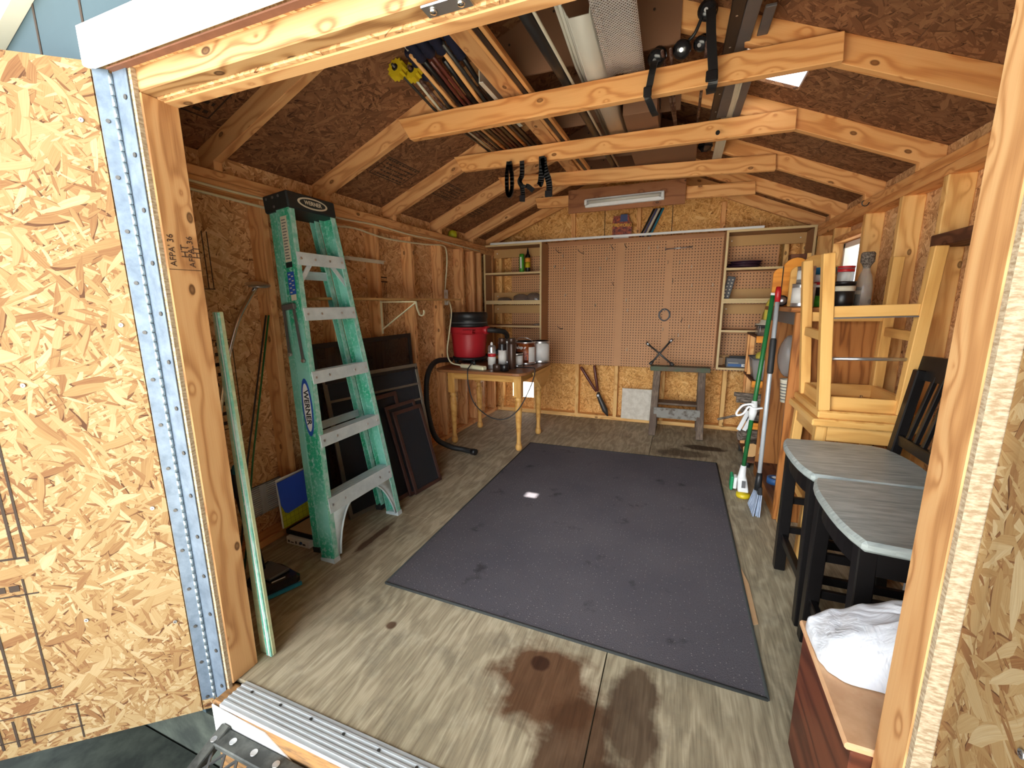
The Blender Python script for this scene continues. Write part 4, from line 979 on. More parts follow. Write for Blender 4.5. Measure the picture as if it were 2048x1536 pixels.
spray('spray_can', 'tall black capped spray can with a white label beside the silver one', -1.302, 3.085, .033, .245, 'can_black', 'bronze_paint', 'can_label')
spray('spray_can', 'dark brown spray can just right of the black capped one', -1.232, 3.11, .033, .245, 'bronze_paint', 'bronze_paint')
def can(lab, x, y, r, h, body, label=None, bail=False, z=TZ, lid='can_metal', nm='paint_can'):
    t = thing(nm, lab, 'paint can', (x, y, z))
    m = MB(); m.lathe([(r*.97, .001), (r, .004), (r, .01), (r*.985, .014), (r*.985, h-.012), (r, h-.008), (r, h), (r*.93, h)], (x, y, z), body, 28, mats=['can_metal', 'can_metal', 'can_metal', body, 'can_metal', 'can_metal', 'can_metal']); b = m.build('body', t)
    m = MB(); m.lathe([(r*.93, h), (r*.90, h-.006), (r*.5, h-.004), (0, h-.004)], (x, y, z), lid, 28); m.build('lid', t)
    if label: m = MB(); m.lathe([(r*.992, .02), (r*.992, h-.02)], (x, y, z), label, 28); m.build('label', b)
    if bail:
        m = MB(); P = [(x+r*1.03*math.cos(a), y-.02-.05*abs(math.sin(a)), z+h-.03+r*.9*math.sin(a)*bail) for a in [PI*i/12 for i in range(13)]]
        m.tube(P, .0018, 'steel', 6); m.build('bail_handle', t)
    return t
can('gallon paint can with a plain label at the back of the table', -1.40, 3.45, .084, .195, 'can_metal', 'can_label', .55)
cv = can('large brown gallon can lettered valspar beside the white quart can', -1.222, 3.42, .084, .195, 'can_brown', 'can_brown', .9)
text('lettering', 'valspar', .036, (-1.222+.0838*math.sin(-.25), 3.42-.0846*math.cos(-.25)-.001, TZ+.148), (1, .05, 0), (0, 0, 1), 'white', cv, depth=.001, bold=.0006)
m = MB()
for k in range(6):
    a0 = -.65+k*.2; P = lambda a, z: (-1.222+.0846*math.sin(a), 3.42-.0846*math.cos(a), TZ+z)
    m.prism([P(a0, .04), P(a0+.2, .04), P(a0+.2, .10), P(a0, .10)], (0, -.0004, 0), 'print_red')
m.build('label_picture', cv)
m = MB()
for k in range(4):
    a0 = .62+k*.2; m.prism([P(a0, .02), P(a0+.2, .02), P(a0+.2, .15), P(a0, .15)], (0, -.0004, 0), 'can_label')
m.build('label_panel', cv)
can('small white labelled quart can in front of the brown gallon can', -1.235, 3.235, .052, .115, 'can_black', 'can_label')
can('pale gallon can at the back right corner of the table', -1.135, 3.56, .080, .19, 'can_metal', 'can_label', .3)
for x, mt, lab in ((-1.305, 'bronze_paint', 'loose brown plastic cap lying on the table edge'), (-1.243, 'can_black', 'loose black plastic cap lying on the table edge')):
    m = MB(); m.lathe([(.034, .001), (.034, .048), (.030, .052), (0, .052)], (x, 2.985, TZ), mt, 20); tag(m.build('can_lid'), lab, 'lid')

# ------------------------------------------------------------------ pegboard and shelf units on the back wall
m = MB(); m.box((-1.69, 4.286, .568), (.745, 4.2985, 1.792), 'pegboard', True)
pg = tag(m.build('pegboard'), 'large brown pegboard across the back wall', 'pegboard')
m = MB(); m.box((-1.285, 4.279, 1.755), (.32, 4.2858, 1.792), 'masonite'); m.build('top_strip', pg, .001)
sil = [(-1.213, 1.559), (-1.129, 1.662), (-1.115, 1.539), (-.694, 1.613), (-.755, 1.526), (-.221, 1.571), (-.138, 1.557), (-.033, 1.553), (.068, 1.51), (-.31, 1.693), (-.232, 1.694), (.079, 1.344), (.253, 1.345), (-.496, 1.221), (-.481, 1.121), (-1.1, 1.271), (-.793, 1.17), (.165, 1.1), (.08, .973), (-.147, .944), (-.006, .889), (-.47, .739)]
dk = [(-1.152, 1.69, -.03), (-.922, 1.674, -.035), (-.634, 1.7, -.012), (-.511, 1.704, -.01), (-.084, 1.372, .0), (-.622, 1.359, .0), (-1.124, .936, -.03), (.005, 1.018, .01)]
for i, (x, z) in enumerate(sil):
    m = MB(); m.tube([(x, 4.288, z+.012), (x, 4.279, z+.012), (x, 4.276, z-.01), (x, 4.268, z-.016), (x, 4.252, z-.012), (x, 4.250, z+.004)], .0026, 'offwhite', 6)
    tag(m.build('pegboard_hook'), 'short silver wire hook stuck in the brown pegboard', 'hook', 'silver pegboard hooks')
for i, (x, z, dx) in enumerate(dk):
    m = MB(); m.tube([(x, 4.288, z), (x, 4.274, z), (x+dx*.4, 4.255, z-.004), (x+dx, 4.21, z+.012), (x+dx*1.2, 4.20, z+.03)], .0028, 'dark_steel', 6)
    tag(m.build('pegboard_hook'), 'long dark wire hook stuck in the brown pegboard', 'hook', 'dark pegboard hooks')
t_ = thing('tool_rack', 'thin wire tool rack bar near the top right of the pegboard', 'rack', (-.05, 4.28, 1.68))
m = MB(); m.tube([(-.165, 4.262, 1.672), (.06, 4.262, 1.680)], .003, 'steel', 6); m.build('bar', t_)
m = MB(); m.tube([(-.165, 4.272, 1.668), (.06, 4.272, 1.676)], .003, 'steel', 6)
for k in range(11): x = -.165+k*.0225; m.tube([(x, 4.262, 1.672+k*.0008), (x, 4.272, 1.668+k*.0008)], .002, 'steel', 6)
m.build('rungs', t_)
for x in (-.165, .06): MB().tube([(x, 4.288, 1.69), (x, 4.272, 1.69), (x, 4.265, 1.67)], .003, 'steel', 6).build('peg', t_)
m = MB()
for k in range(5): m.tube([(-.141+(.044+.003*(k % 3))*math.cos(2*PI*i/24), 4.262+.005*(k % 2)+.002*k, 1.076+(.052+.003*(k % 2))*math.sin(2*PI*i/24)) for i in range(25)], .005, 'mid_grey', 7, False)
t = tag(m.build('wire_coil'), 'grey coil of wire hanging on the pegboard', 'wire coil')
MB().tube([(-.141, 4.288, 1.115), (-.141, 4.25, 1.113), (-.141, 4.245, 1.13)], .003, 'steel', 6).build('hook', t)

def shelf_unit(nm, lab, x0, x1, z0, z1, shelves, gaps):
    t = thing(nm, lab, 'shelf unit', ((x0+x1)/2, 4.16, z0))
    y0, y1, th = 4.05, 4.2855, .018
    for a, b in ((x0, x0+th), (x1-th, x1)):
        o = MB().box((a, y0+.004, z0), (b, y1, z1), 'shelf_in').build('side_panel', t)
        MB().box((a, y0, z0), (b, y0+.0038, z1), 'shelf_edge').build('edge_band', o)
    for nm_, z in [('bottom_panel', z0), ('top_panel', z1-th)]+[('shelf', s) for s in shelves]:
        o = MB().box((x0+th, y0+.004, z), (x1-th, y1, z+th), 'shelf_in').build(nm_, t)
        MB().box((x0+th, y0, z), (x1-th, y0+.0038, z+th), 'shelf_edge').build('edge_band', o)
    for z in gaps:
        o = MB().box((x0+th, y1-.018, z), (x1-th, y1, z+.085), 'masonite_rail').build('hanging_rail', t, .001)
        for x in (x0+.06, x1-.06): MB().cyl((x, y1-.020, z+.045), (x, y1-.018, z+.045), .005, 'white', 10).build('screw_cap', o)
    return t
shelf_unit('wall_shelf_unit', 'upper left shelf unit beside the pegboard, holding a glue bottle', -1.905, -1.285, 1.205, 1.772, [1.482], [1.665, 1.224])
shelf_unit('wall_shelf_unit', 'lower left shelf unit behind the red vacuum', -1.905, -1.285, .645, 1.2035, [.955], [1.09])
shelf_unit('wall_shelf_unit', 'upper right shelf unit beside the pegboard, top corner at the right wall', .316, .944, 1.20, 1.772, [1.452], [1.665, 1.22])
shelf_unit('wall_shelf_unit', 'lower right shelf unit with the grey tool case', .316, .944, .612, 1.1985, [.937], [1.085, .63])
m = MB(); m.beam((-1.83, 4.06, 1.783), (.585, 4.06, 1.783), .02, .02, 'white', (0, 1, 0)); tag(m.build('white_bar', bevel=.004), 'long white bar lying along the tops of both shelf units', 'bar')
# left shelf contents
zs = 1.50
t = thing('spray_bottle', 'lime green tube beside the yellow labelled glue bottle', 'bottle', (-1.522, 4.14, zs))
m = MB(); m.lathe([(.022, .001), (.026, .01), (.026, .15), (.024, .18), (0, .182)], (-1.522, 4.14, zs), 'green_bright', 20); b = m.build('body', t)
m = MB(); m.box((-1.53, 4.1128, zs+.04), (-1.516, 4.1138, zs+.15), 'white'); m.build('label', b)
t = thing('glue_bottle', 'black and yellow glue bottle with a pointed cap on the shelf', 'bottle', (-1.458, 4.14, zs))
m = MB(); m.lathe([(.023, .001), (.026, .006), (.026, .155), (.022, .17), (.012, .18), (.009, .20)], (-1.458, 4.14, zs), 'can_black', 20); b = m.build('body', t)
m = MB(); m.lathe([(.0265, .045), (.0265, .10)], (-1.458, 4.14, zs), 'yellow', 20); m.build('label', b)
m = MB(); m.lathe([(.0265, .10), (.0265, .14)], (-1.458, 4.14, zs), 'orange_wood', 20); m.build('label', b)
m = MB(); m.lathe([(.011, .20), (.009, .215), (.003, .24), (0, .241)], (-1.458, 4.14, zs), 'can_black', 14); m.build('nozzle', t)
def blob(nm, lab, cat, c, rx, ry, rz, mt, seed, rough=.25, n=16, k=8, flat=True, group=None):
    r = random.Random(seed); m = MB(); g = []; ph = [r.uniform(0, 6) for _ in range(6)]
    for i in range(k+1):
        a = PI/2*i/k if flat else PI*i/k-PI/2; row = []
        zz = math.sin(a) if flat else math.sin(a)
        for j in range(n+1):
            b = 2*PI*(j % n)/n; q = 1+rough*(.5*math.sin(3*b+ph[0]+2*a)+.3*math.sin(5*b+ph[1]-3*a)+.2*math.sin(8*b+ph[2]+5*a))
            row.append((c[0]+rx*math.cos(a)*math.cos(b)*q, c[1]+ry*math.cos(a)*math.sin(b)*q, c[2]+rz*zz*(1+rough*.5*math.sin(4*b+ph[3])*math.cos(a))))
        g.append(row)
    m.sheet(g, mt); return tag(m.build(nm), lab, cat, group)
blob('plastic_bag', 'small dark heap of bagged hardware at the left of the shelf', 'bag', (-1.72, 4.15, 1.224), .075, .05, .035, 'smoky', 4)
blob('plastic_bag', 'clear bag of dark parts in the middle of the shelf', 'bag', (-1.53, 4.14, 1.224), .09, .06, .065, 'smoky', 8)
blob('plastic_bag', 'larger clear plastic bag at the right end of the shelf', 'bag', (-1.395, 4.15, 1.224), .085, .06, .075, 'smoky', 12)
blob('plastic_bag', 'tiny clear bag on the lowest left shelf', 'bag', (-1.36, 4.15, .974), .05, .04, .018, 'clear_plastic', 15)
# right shelf contents
for k in range(3):
    m = MB(); m.lathe([(.0, .0), (.09, .0), (.13-.004*k, .016), (.135-.004*k, .02), (.13-.004*k, .021), (.088, .004), (0, .004)], (.47+.01*k, 4.165, 1.4705+.017*k), 'purple', 30)
    tag(m.build('plate'), ('lowest', 'middle', 'topmost')[k]+' of three glossy purple plates stacked on the upper right shelf', 'plate')
t = thing('multi_outlet', 'grey strip with two rows of holes standing in the right shelf', 'strip', (.385, 4.10, 1.22))
A, B = V((.348, 4.13, 1.2215)), V((.392, 4.17, 1.405)); m = MB(); m.beam(A, B, .062, .02, 'mid_grey', (1, 0, 0)); b = m.build('body', t, .003)
for i in range(6):
    for s in (-1, 1):
        p = A+(B-A)*(.1+.15*i)+V((s*.014, -.0105, 0)); MB().cyl(p, p+V((0, -.003, 0)), .006, 'paper', 8).build('hole', b)
t = thing('tool_case', 'grey tool case with a blue and white label in the lower right shelf', 'case', (.48, 4.12, .63))
m = MB(); m.box((.395, 4.07, .631), (.585, 4.17, .715), 'mid_grey'); b = m.build('case_body', t, .006)
m = MB(); m.box((.41, 4.068, .641), (.515, 4.0698, .664), 'label_blue'); m.build('label', b)
m = MB(); m.box((.515, 4.068, .641), (.56, 4.0698, .664), 'white'); m.build('label', b)
text('print', '48', .018, (.537, 4.0675, .652), (1, 0, 0), (0, 0, 1), 'black', b)
m = MB(); m.box((.41, 4.068, .670), (.49, 4.0698, .674), 'paper'); m.build('label', b)
m = MB(); m.box((.42, 4.10, .7155), (.56, 4.12, .730), 'black'); m.build('handle', t, .003)
m = MB(); m.box((.337, 4.20, .632), (.38, 4.262, .70), 'cardboard_tan'); tag(m.build('carton'), 'small tan block in the left corner of the lower right shelf', 'box')
# fireworks box and long sticks standing on the pegboard
t = thing('fireworks_pack', 'red printed fireworks pack standing above the pegboard', 'pack', (-.56, 4.31, 1.795))
y_ = 4.288; zb = 1.7925
m = MB(); m.prism([(-.655, y_, zb), (-.478, y_, zb), (-.474, y_, zb+.135), (-.50, y_, zb+.145), (-.505, y_, zb+.205), (-.648, y_, zb+.205), (-.655, y_, zb+.14)], (0, .009, 0), 'print_red'); b = m.build('card', t)
text('lettering', 'FIREWORKS', .040, (-.563, y_-.0008, zb+.118), (1, -.0, -.05), (0.05, 0, 1), 'letter_yellow', b, squash=.85, bold=.0006)
m = MB(); m.prism([(-.585, y_-.0012, zb+.15), (-.515, y_-.0012, zb+.15), (-.52, y_-.0012, zb+.215), (-.58, y_-.0012, zb+.215)], (0, .001, 0), 'print_blue'); m.build('picture', b)
m = MB(); m.box((-.642, y_-.0012, zb+.002), (-.50, y_-.0002, zb+.022), 'white'); m.build('label', b)
for i, (x0, x1, mt, lab) in enumerate(((-.40, -.285, 'can_black', 'dark long stick furthest left of the leaning bundle over the pegboard'), (-.375, -.262, 'print_blue', 'bluish long stick, second from left of the leaning bundle'), (-.352, -.24, 'offwhite', 'pale long stick, third from left of the leaning bundle'), (-.33, -.22, 'can_black', 'dark long stick, fourth from left of the leaning bundle'), (-.31, -.205, 'teal', 'teal long stick furthest right of the leaning bundle'))):
    m = MB(); m.beam((x0, 4.30, zb+.004), (x1, 4.335, zb+.25), .015, .008, mt, (1, 0, 0)); tag(m.build('long_stick'), lab, 'stick')

# ------------------------------------------------------------------ lamp on its board
m = MB(); m.box((-.935, 3.681, 1.935), (-.02, 3.697, 2.118), 'mount_board'); lbd = tag(m.build('mounting_board', bevel=.002), 'brown board screwed to the rear collar tie behind the lamp', 'board')
t = thing('strip_light', 'white fluorescent strip light with one bare tube on a brown board', 'lamp', (-.48, 3.66, 2.0))
m = MB(); A, B = V((-.788, 3.665, 1.997)), V((-.172, 3.665, 2.006)); m.beam(A, B, .030, .066, 'white', (0, 1, 0)); b = m.build('housing', t, .004)
m = MB(); m.cyl(A+V((.03, -.030, .004)), B+V((-.03, -.030, .004)), .0135, 'vinyl', 16); m.build('tube', t)
for P_, s in ((A, 1), (B, -1)):
    m = MB(); m.box((P_.x+s*.012-.010, 3.618, P_.z-.02), (P_.x+s*.012+.010, 3.6505, P_.z+.02), 'white'); e = m.build('end_socket', t, .003)
    m = MB(); m.cyl(P_+V((s*.022, -.030, 0)), P_+V((s*.036, -.030, 0)), .0142, 'steel', 14); m.build('tube_cap', t)

# ------------------------------------------------------------------ back wall floor things
t = thing('sawhorse', 'old paint chipped wooden sawhorse standing at the back wall', 'sawhorse', (.03, 4.0, 0))
MB().beam((-.225, 4.03, .605), (.272, 4.03, .607), .10, .042, 'green_chip', (0, 1, 0)).build('top_beam', t, .004)
for x in (-.165, .208):
    for y0, y1 in ((3.895, 4.005), (4.20, 4.06)):
        MB().beam((x+(.012 if x > 0 else -.012), y0, .004), (x, y1, .585), .06, .036, 'old_wood', (1, 0, 0)).build('leg', t, .004)
MB().beam((-.175, 3.925, .215), (.215, 3.925, .215), .022, .095, 'grey_chip', (0, 1, 0)).build('cross_board', t, .004)
MB().beam((-.165, 4.10, .275), (.205, 4.10, .275), .15, .02, 'old_wood', (0, 1, 0)).build('tray_board', t, .004)
t = thing('wheel_wrench', 'cross shaped wheel wrench standing on the sawhorse', 'wrench', (-.16, 4.02, .63))
for (a, b) in (((-.275, 4.06, .83), (-.03, 4.00, .637)), ((-.232, 4.00, .636), (-.052, 4.07, .868))):
    a, b = V(a), V(b); m = MB(); m.tube([a, b], .0085, 'dark_steel', 10); m.build('bar', t)
    for e, s in ((a, 1), (b, -1)):
        d_ = (b-a).normalized()*s; m = MB(); m.cyl(e, e+d_*.035, .0145, 'steel' if e.z > .7 else 'dark_steel', 12); m.build('socket', t)
m = MB(); m.prism([(-.50, 4.262, .0395), (-.213, 4.262, .0395), (-.213, 4.2975, .345), (-.50, 4.2975, .345)], (0, -.009, .001), 'tile'); tag(m.build('floor_tile', bevel=.002), 'square beige tile leaning on the back wall beside the sawhorse', 'tile')
t = thing('lopper', 'long pruning lopper with brown handles leaning on the back wall', 'lopper', (-.62, 4.24, .04))
pv = V((-.735, 4.265, .26))
for a, q in (((-.925, 4.27, .545), 0), ((-.788, 4.275, .565), 1)):
    a = V(a); d_ = (a-pv); m = MB(); m.tube([pv+d_*.12, pv+d_*.2, pv+d_*.6, pv+d_*.97, a], .014, 'loop_red', 10, True, [.008, .013, .016, .014, .010]); m.build('handle', t)
m = MB(); m.tube([pv+V((0, 0, .03)), pv, V((-.70, 4.258, .19)), V((-.66, 4.25, .11)), V((-.628, 4.243, .052))], .02, 'dark_steel', 10, True, [.012, .022, .026, .030, .006]); m.build('blade', t)
m = MB(); m.cyl(pv+V((0, -.024, 0)), pv+V((0, .015, 0)), .012, 'steel', 12); m.build('pivot_bolt', t)
# ------------------------------------------------------------------ oak cabinet on the right
t_ = thing('oak_cabinet', 'tall oak veneer cabinet side on, standing against the right wall', 'cabinet', (.74, 2.9, 0))
CX0, CX1, CY0, CY1, CZ = .545, .945, 2.545, 3.25, 1.165
for a, b in ((CY0, CY0+.02), (CY1-.02, CY1)): MB().box((CX0+.004, a, .002), (CX1, b, CZ-.025), 'oak').build('side_panel', t_, .001)
MB().box((CX0, CY0-.001, .002), (CX0+.03, CY0+.0215, CZ-.026), 'oak').build('front_stile', t_, .002)
MB().box((CX1-.008, CY0+.02, .002), (CX1, CY1-.02, CZ-.025), 'oak').build('back_panel', t_)
MB().box((CX0-.025, CY0-.01, CZ-.024), (CX1, CY1+.01, CZ), 'oak').build('top_panel', t_, .003)
MB().box((CX0+.004, CY0+.022, .075), (CX1-.01, CY1-.022, .093), 'dark_board').build('bottom_shelf', t_, .001)
MB().box((CX0+.004, CY0+.022, .002), (CX0+.022, CY1-.022, .074), 'oak').build('base_board', t_, .001)
MB().box((CX0+.006, CY0+.022, CZ-.09), (CX0+.012, CY1-.022, CZ-.026), 'grey_metal').build('metal_rail', t_)
t = thing('tape_roll', 'roll of blue tape lying inside the bottom of the oak cabinet', 'tape', (.60, 2.86, .094))
m = MB(); m.lathe([(.022, 0), (.045, 0), (.045, .036), (.022, .036), (.022, 0)], (.605, 2.86, .0945), 'label_blue', 22); m.build('tape', t)
m = MB(); m.lathe([(.018, .001), (.0215, .001), (.0215, .035), (.018, .035), (.018, .001)], (.605, 2.86, .0945), 'white', 22); m.build('core', t)
# things inside the cabinet hung on the far panel
blob('plastic_bag', 'grey plastic bag hanging inside the oak cabinet', 'bag', (.64, 3.05, .86), .055, .06, .13, 'tub', 31, .2, 14, 10, False)
t = thing('measuring_cup', 'clear ribbed measuring cup hanging inside the oak cabinet', 'cup', (.62, 2.80, .60))
m = MB(); m.lathe([(.0, .0), (.028, .0), (.040, .13), (.044, .135), (.037, .132), (.026, .004), (0, .004)], (.60, 2.80, .62), 'offwhite', 18); b = m.build('cup', t)
m = MB()
for k in range(6): m.lathe([(.0295+.0016*k, .015+.018*k), (.031+.0016*k, .018+.018*k), (.0305+.0016*k, .021+.018*k)], (.60, 2.80, .62), 'mid_grey', 18)
m.build('ridges', b)

# things on top of the cabinet
Z = CZ+.001
t = thing('scalloped_board', 'yellow wooden board with a three lobed top on the oak cabinet', 'board', (.66, 3.03, Z))
def lobes(x0, x1, y, z, h):
    w = x1-x0; P = [(x0, y, z), (x1, y, z)]
    for cx, r, zz, a0, a1 in ((x1-w*.16, w*.16, h*.70, 0, PI*.62), (x0+w*.5, w*.30, h*.80, PI*.06, PI*.94), (x0+w*.16, w*.16, h*.70, PI*.38, PI)):
        for i in range(9): a = a0+(a1-a0)*i/8; P.append((cx+r*math.cos(a), y, z+zz+r*math.sin(a)))
    return P
m = MB(); m.prism(lobes(.565, .80, 2.86, Z, .262), (0, .016, 0), 'maple'); m.build('panel', t, .002)
t = thing('scalloped_board', 'orange wooden board with a lobed top behind the yellow one', 'board', (.6, 3.14, Z))
m = MB(); m.prism(lobes(.525, .76, 3.12, Z, .275), (0, .016, 0), 'orange_wood'); m.build('panel', t, .002)
m = MB(); m.prism([(.572, 3.118, Z+.01), (.578, 3.118, Z+.01), (.578, 3.118, Z+.24), (.572, 3.118, Z+.24)], (0, .001, 0), 'ink'); m.build('groove', t)
t = thing('wooden_box', 'brown wooden box end standing behind the orange lobed board', 'box', (.68, 3.2, Z))
m = MB(); m.box((.615, 3.165, Z), (.70, 3.235, Z+.315), 'dark_board'); m.build('body', t, .002)
m = MB(); m.box((.7005, 3.16, Z), (.722, 3.235, Z+.318), 'birch'); m.build('end_board', t, .002)
can('light grey labelled can nearest the front on the oak cabinet', .587, 2.64, .052, .118, 'can_metal', 'can_label', 0, Z)
can('grey can stacked on the front can on the oak cabinet', .59, 2.64, .040, .085, 'can_metal', 'can_label', 0, Z+.119)
def jar(nm, lab, x, y, z, r, h, body, band, lid, lh=.014):
    t = thing(nm, lab, 'jar', (x, y, z))
    m = MB(); m.lathe([(r*.92, 0), (r, .004), (r*1.03, h-lh), (0, h-lh)], (x, y, z), body, 22); b = m.build('body', t)
    if band: m = MB(); m.lathe([(r*1.035, h*.62), (r*1.04, h*.82)], (x, y, z), band, 22); m.build('band', b)
    m = MB(); m.lathe([(r*1.06, h-lh), (r*1.08, h-lh*.5), (r*1.06, h), (0, h)], (x, y, z), lid, 22); m.build('lid', t)
jar('plastic_jar', 'short green tub between the stool legs on the oak cabinet', .685, 2.70, Z, .046, .055, 'green_bright', None, 'green_bright', .006)
jar('plastic_jar', 'black and red printed jar on top of the short green tub', .685, 2.70, Z+.056, .042, .07, 'can_black', 'white', 'red_lid')
jar('plastic_jar', 'green and white tub with a blue lid on the oak cabinet', .705, 2.80, Z, .052, .205, 'green_plastic', 'white', 'blue_lid', .035)
jar('plastic_jar', 'black jar with a white band on the oak cabinet', .765, 2.66, Z, .045, .125, 'can_black', 'offwhite', 'can_black', .014)
jar('plastic_jar', 'clear jar with a red lid above the black banded jar', .765, 2.665, Z+.126, .034, .075, 'tub', 'red_lid', 'red_lid', .010)
jar('plastic_jar', 'low black tub behind the black banded jar', .83, 2.78, Z, .042, .10, 'can_black', 'paper', 'can_black', .014)
t = thing('glass_bottle', 'clear glass bottle with a cork stopper in front of the window', 'bottle', (.865, 2.72, Z))
m = MB(); m.lathe([(0, .0), (.030, .0), (.036, .01), (.036, .10), (.028, .15), (.017, .18), (.016, .215)], (.865, 2.72, Z), 'clear_plastic', 22); m.build('bottle', t)
m = MB(); m.lathe([(.013, .19), (.022, .212), (.030, .222), (.030, .262), (.024, .27), (0, .272)], (.865, 2.72, Z), 'bark', 14); m.build('stopper', t)
t = thing('flashlight', 'black torch head lying at the front of the oak cabinet top', 'torch', (.55, 3.02, Z))
m = MB(); m.lathe([(0, 0), (.030, .0), (.032, .03), (.018, .06), (.018, .16), (0, .162)], (.555, 2.965, Z+.033), 'black', 18, (.25, 1, 0)); m.build('body', t)
m = MB(); m.lathe([(0, -.001), (.025, -.001), (.025, -.003), (0, -.003)], (.555, 2.965, Z+.033), 'steel', 18, (.25, 1, 0)); m.build('lens', t)

# ------------------------------------------------------------------ two light wooden stools, one upside down on the other
def stool_parts(t, seat_z0, seat_z1, xs, ys, apron, tips, bases, lw=.042, rails=(), mats='birch'):
    x0, x1 = xs; y0, y1 = ys
    m = MB(); m.box((x0, y0, min(seat_z0, seat_z1)), (x1, y1, max(seat_z0, seat_z1)), mats); m.build('seat', t, .006)
    a0, a1 = apron; i = .028
    for lo, hi in (((x0+i, y0+i), (x1-i, y0+i+.02)), ((x0+i, y1-i-.02), (x1-i, y1-i)), ((x0+i, y0+i), (x0+i+.02, y1-i)), ((x1-i-.02, y0+i), (x1-i, y1-i))):
        MB().box((lo[0], lo[1], a0), (hi[0], hi[1], a1), mats).build('apron', t, .002)
    for a, b in zip(bases, tips): MB().beam(a, b, lw, lw, mats, (1, 0, 0)).build('leg', t, .003)
    for a, b, w, h, mt in rails: MB().beam(a, b, w, h, mt, (0, 1, 0) if abs(a[0]-b[0]) > abs(a[1]-b[1]) else (1, 0, 0)).build('stretcher', t, .002)
t = thing('wooden_stool', 'light wooden bar stool standing upright under the inverted one', 'stool', (.745, 2.32, 0))
xs, ys = (.556, .93), (2.10, 2.535)
bs = [(.60, 2.145, .664), (.60, 2.49, .664), (.888, 2.145, .664), (.888, 2.49, .664)]
tp = [(.582, 2.135, .003), (.582, 2.505, .003), (.905, 2.135, .003), (.905, 2.505, .003)]
stool_parts(t, .667, .70, xs, ys, (.60, .666), tp, bs, rails=[((.60, 2.15, .27), (.60, 2.49, .27), .02, .035, 'birch'), ((.89, 2.15, .27), (.89, 2.49, .27), .02, .035, 'birch'), ((.60, 2.145, .20), (.89, 2.145, .20), .02, .04, 'birch'), ((.60, 2.495, .38), (.89, 2.495, .38), .02, .035, 'birch')])
t = thing('wooden_stool', 'light wooden bar stool turned upside down with its legs in the air', 'stool', (.745, 2.32, .7005))
bs = [(.598, 2.135, .736), (.612, 2.497, .736), (.862, 2.135, .736), (.898, 2.497, .736)]
tp = [(.542, 2.12, 1.386), (.560, 2.51, 1.388), (.888, 2.12, 1.396), (.908, 2.51, 1.392)]
L = lambda k, z: tuple(V(bs[k])+(V(tp[k])-V(bs[k]))*((z-.736)/.652))
stool_parts(t, .7005, .7355, (.575, .925), (2.108, 2.53), (.736, .795), tp, bs, rails=[(L(0, 1.152), L(2, 1.156), .022, .046, 'birch'), (L(1, 1.12), L(3, 1.12), .022, .046, 'birch'), (L(0, 1.05), L(1, 1.05), .02, .04, 'birch'), (L(2, 1.05), L(3, 1.05), .02, .04, 'birch')])
m = MB(); a, b = V(L(0, 1.127)), V(L(2, 1.131)); m.beam(a+V((0, -.004, 0)), b+V((0, -.004, 0)), .03, .005, 'grey_metal', (0, 1, 0)); m.build('foot_plate', t)
m = MB(); m.cyl(L(0, .958), L(2, .962), .007, 'steel', 10); m.build('rod', t)
for c in ((.70, 2.30, .736), (.80, 2.36, .736)):
    m = MB(); m.lathe([(.012, 0), (.012, .012), (.006, .014), (.006, .03), (0, .03)], c, 'chrome', 12); m.build('bolt', t)
m = MB(); m.prism([(.89, 2.17, .737), (.89, 2.30, .737), (.78, 2.17, .737)], (0, 0, .03), 'birch'); m.build('corner_block', t, .002)

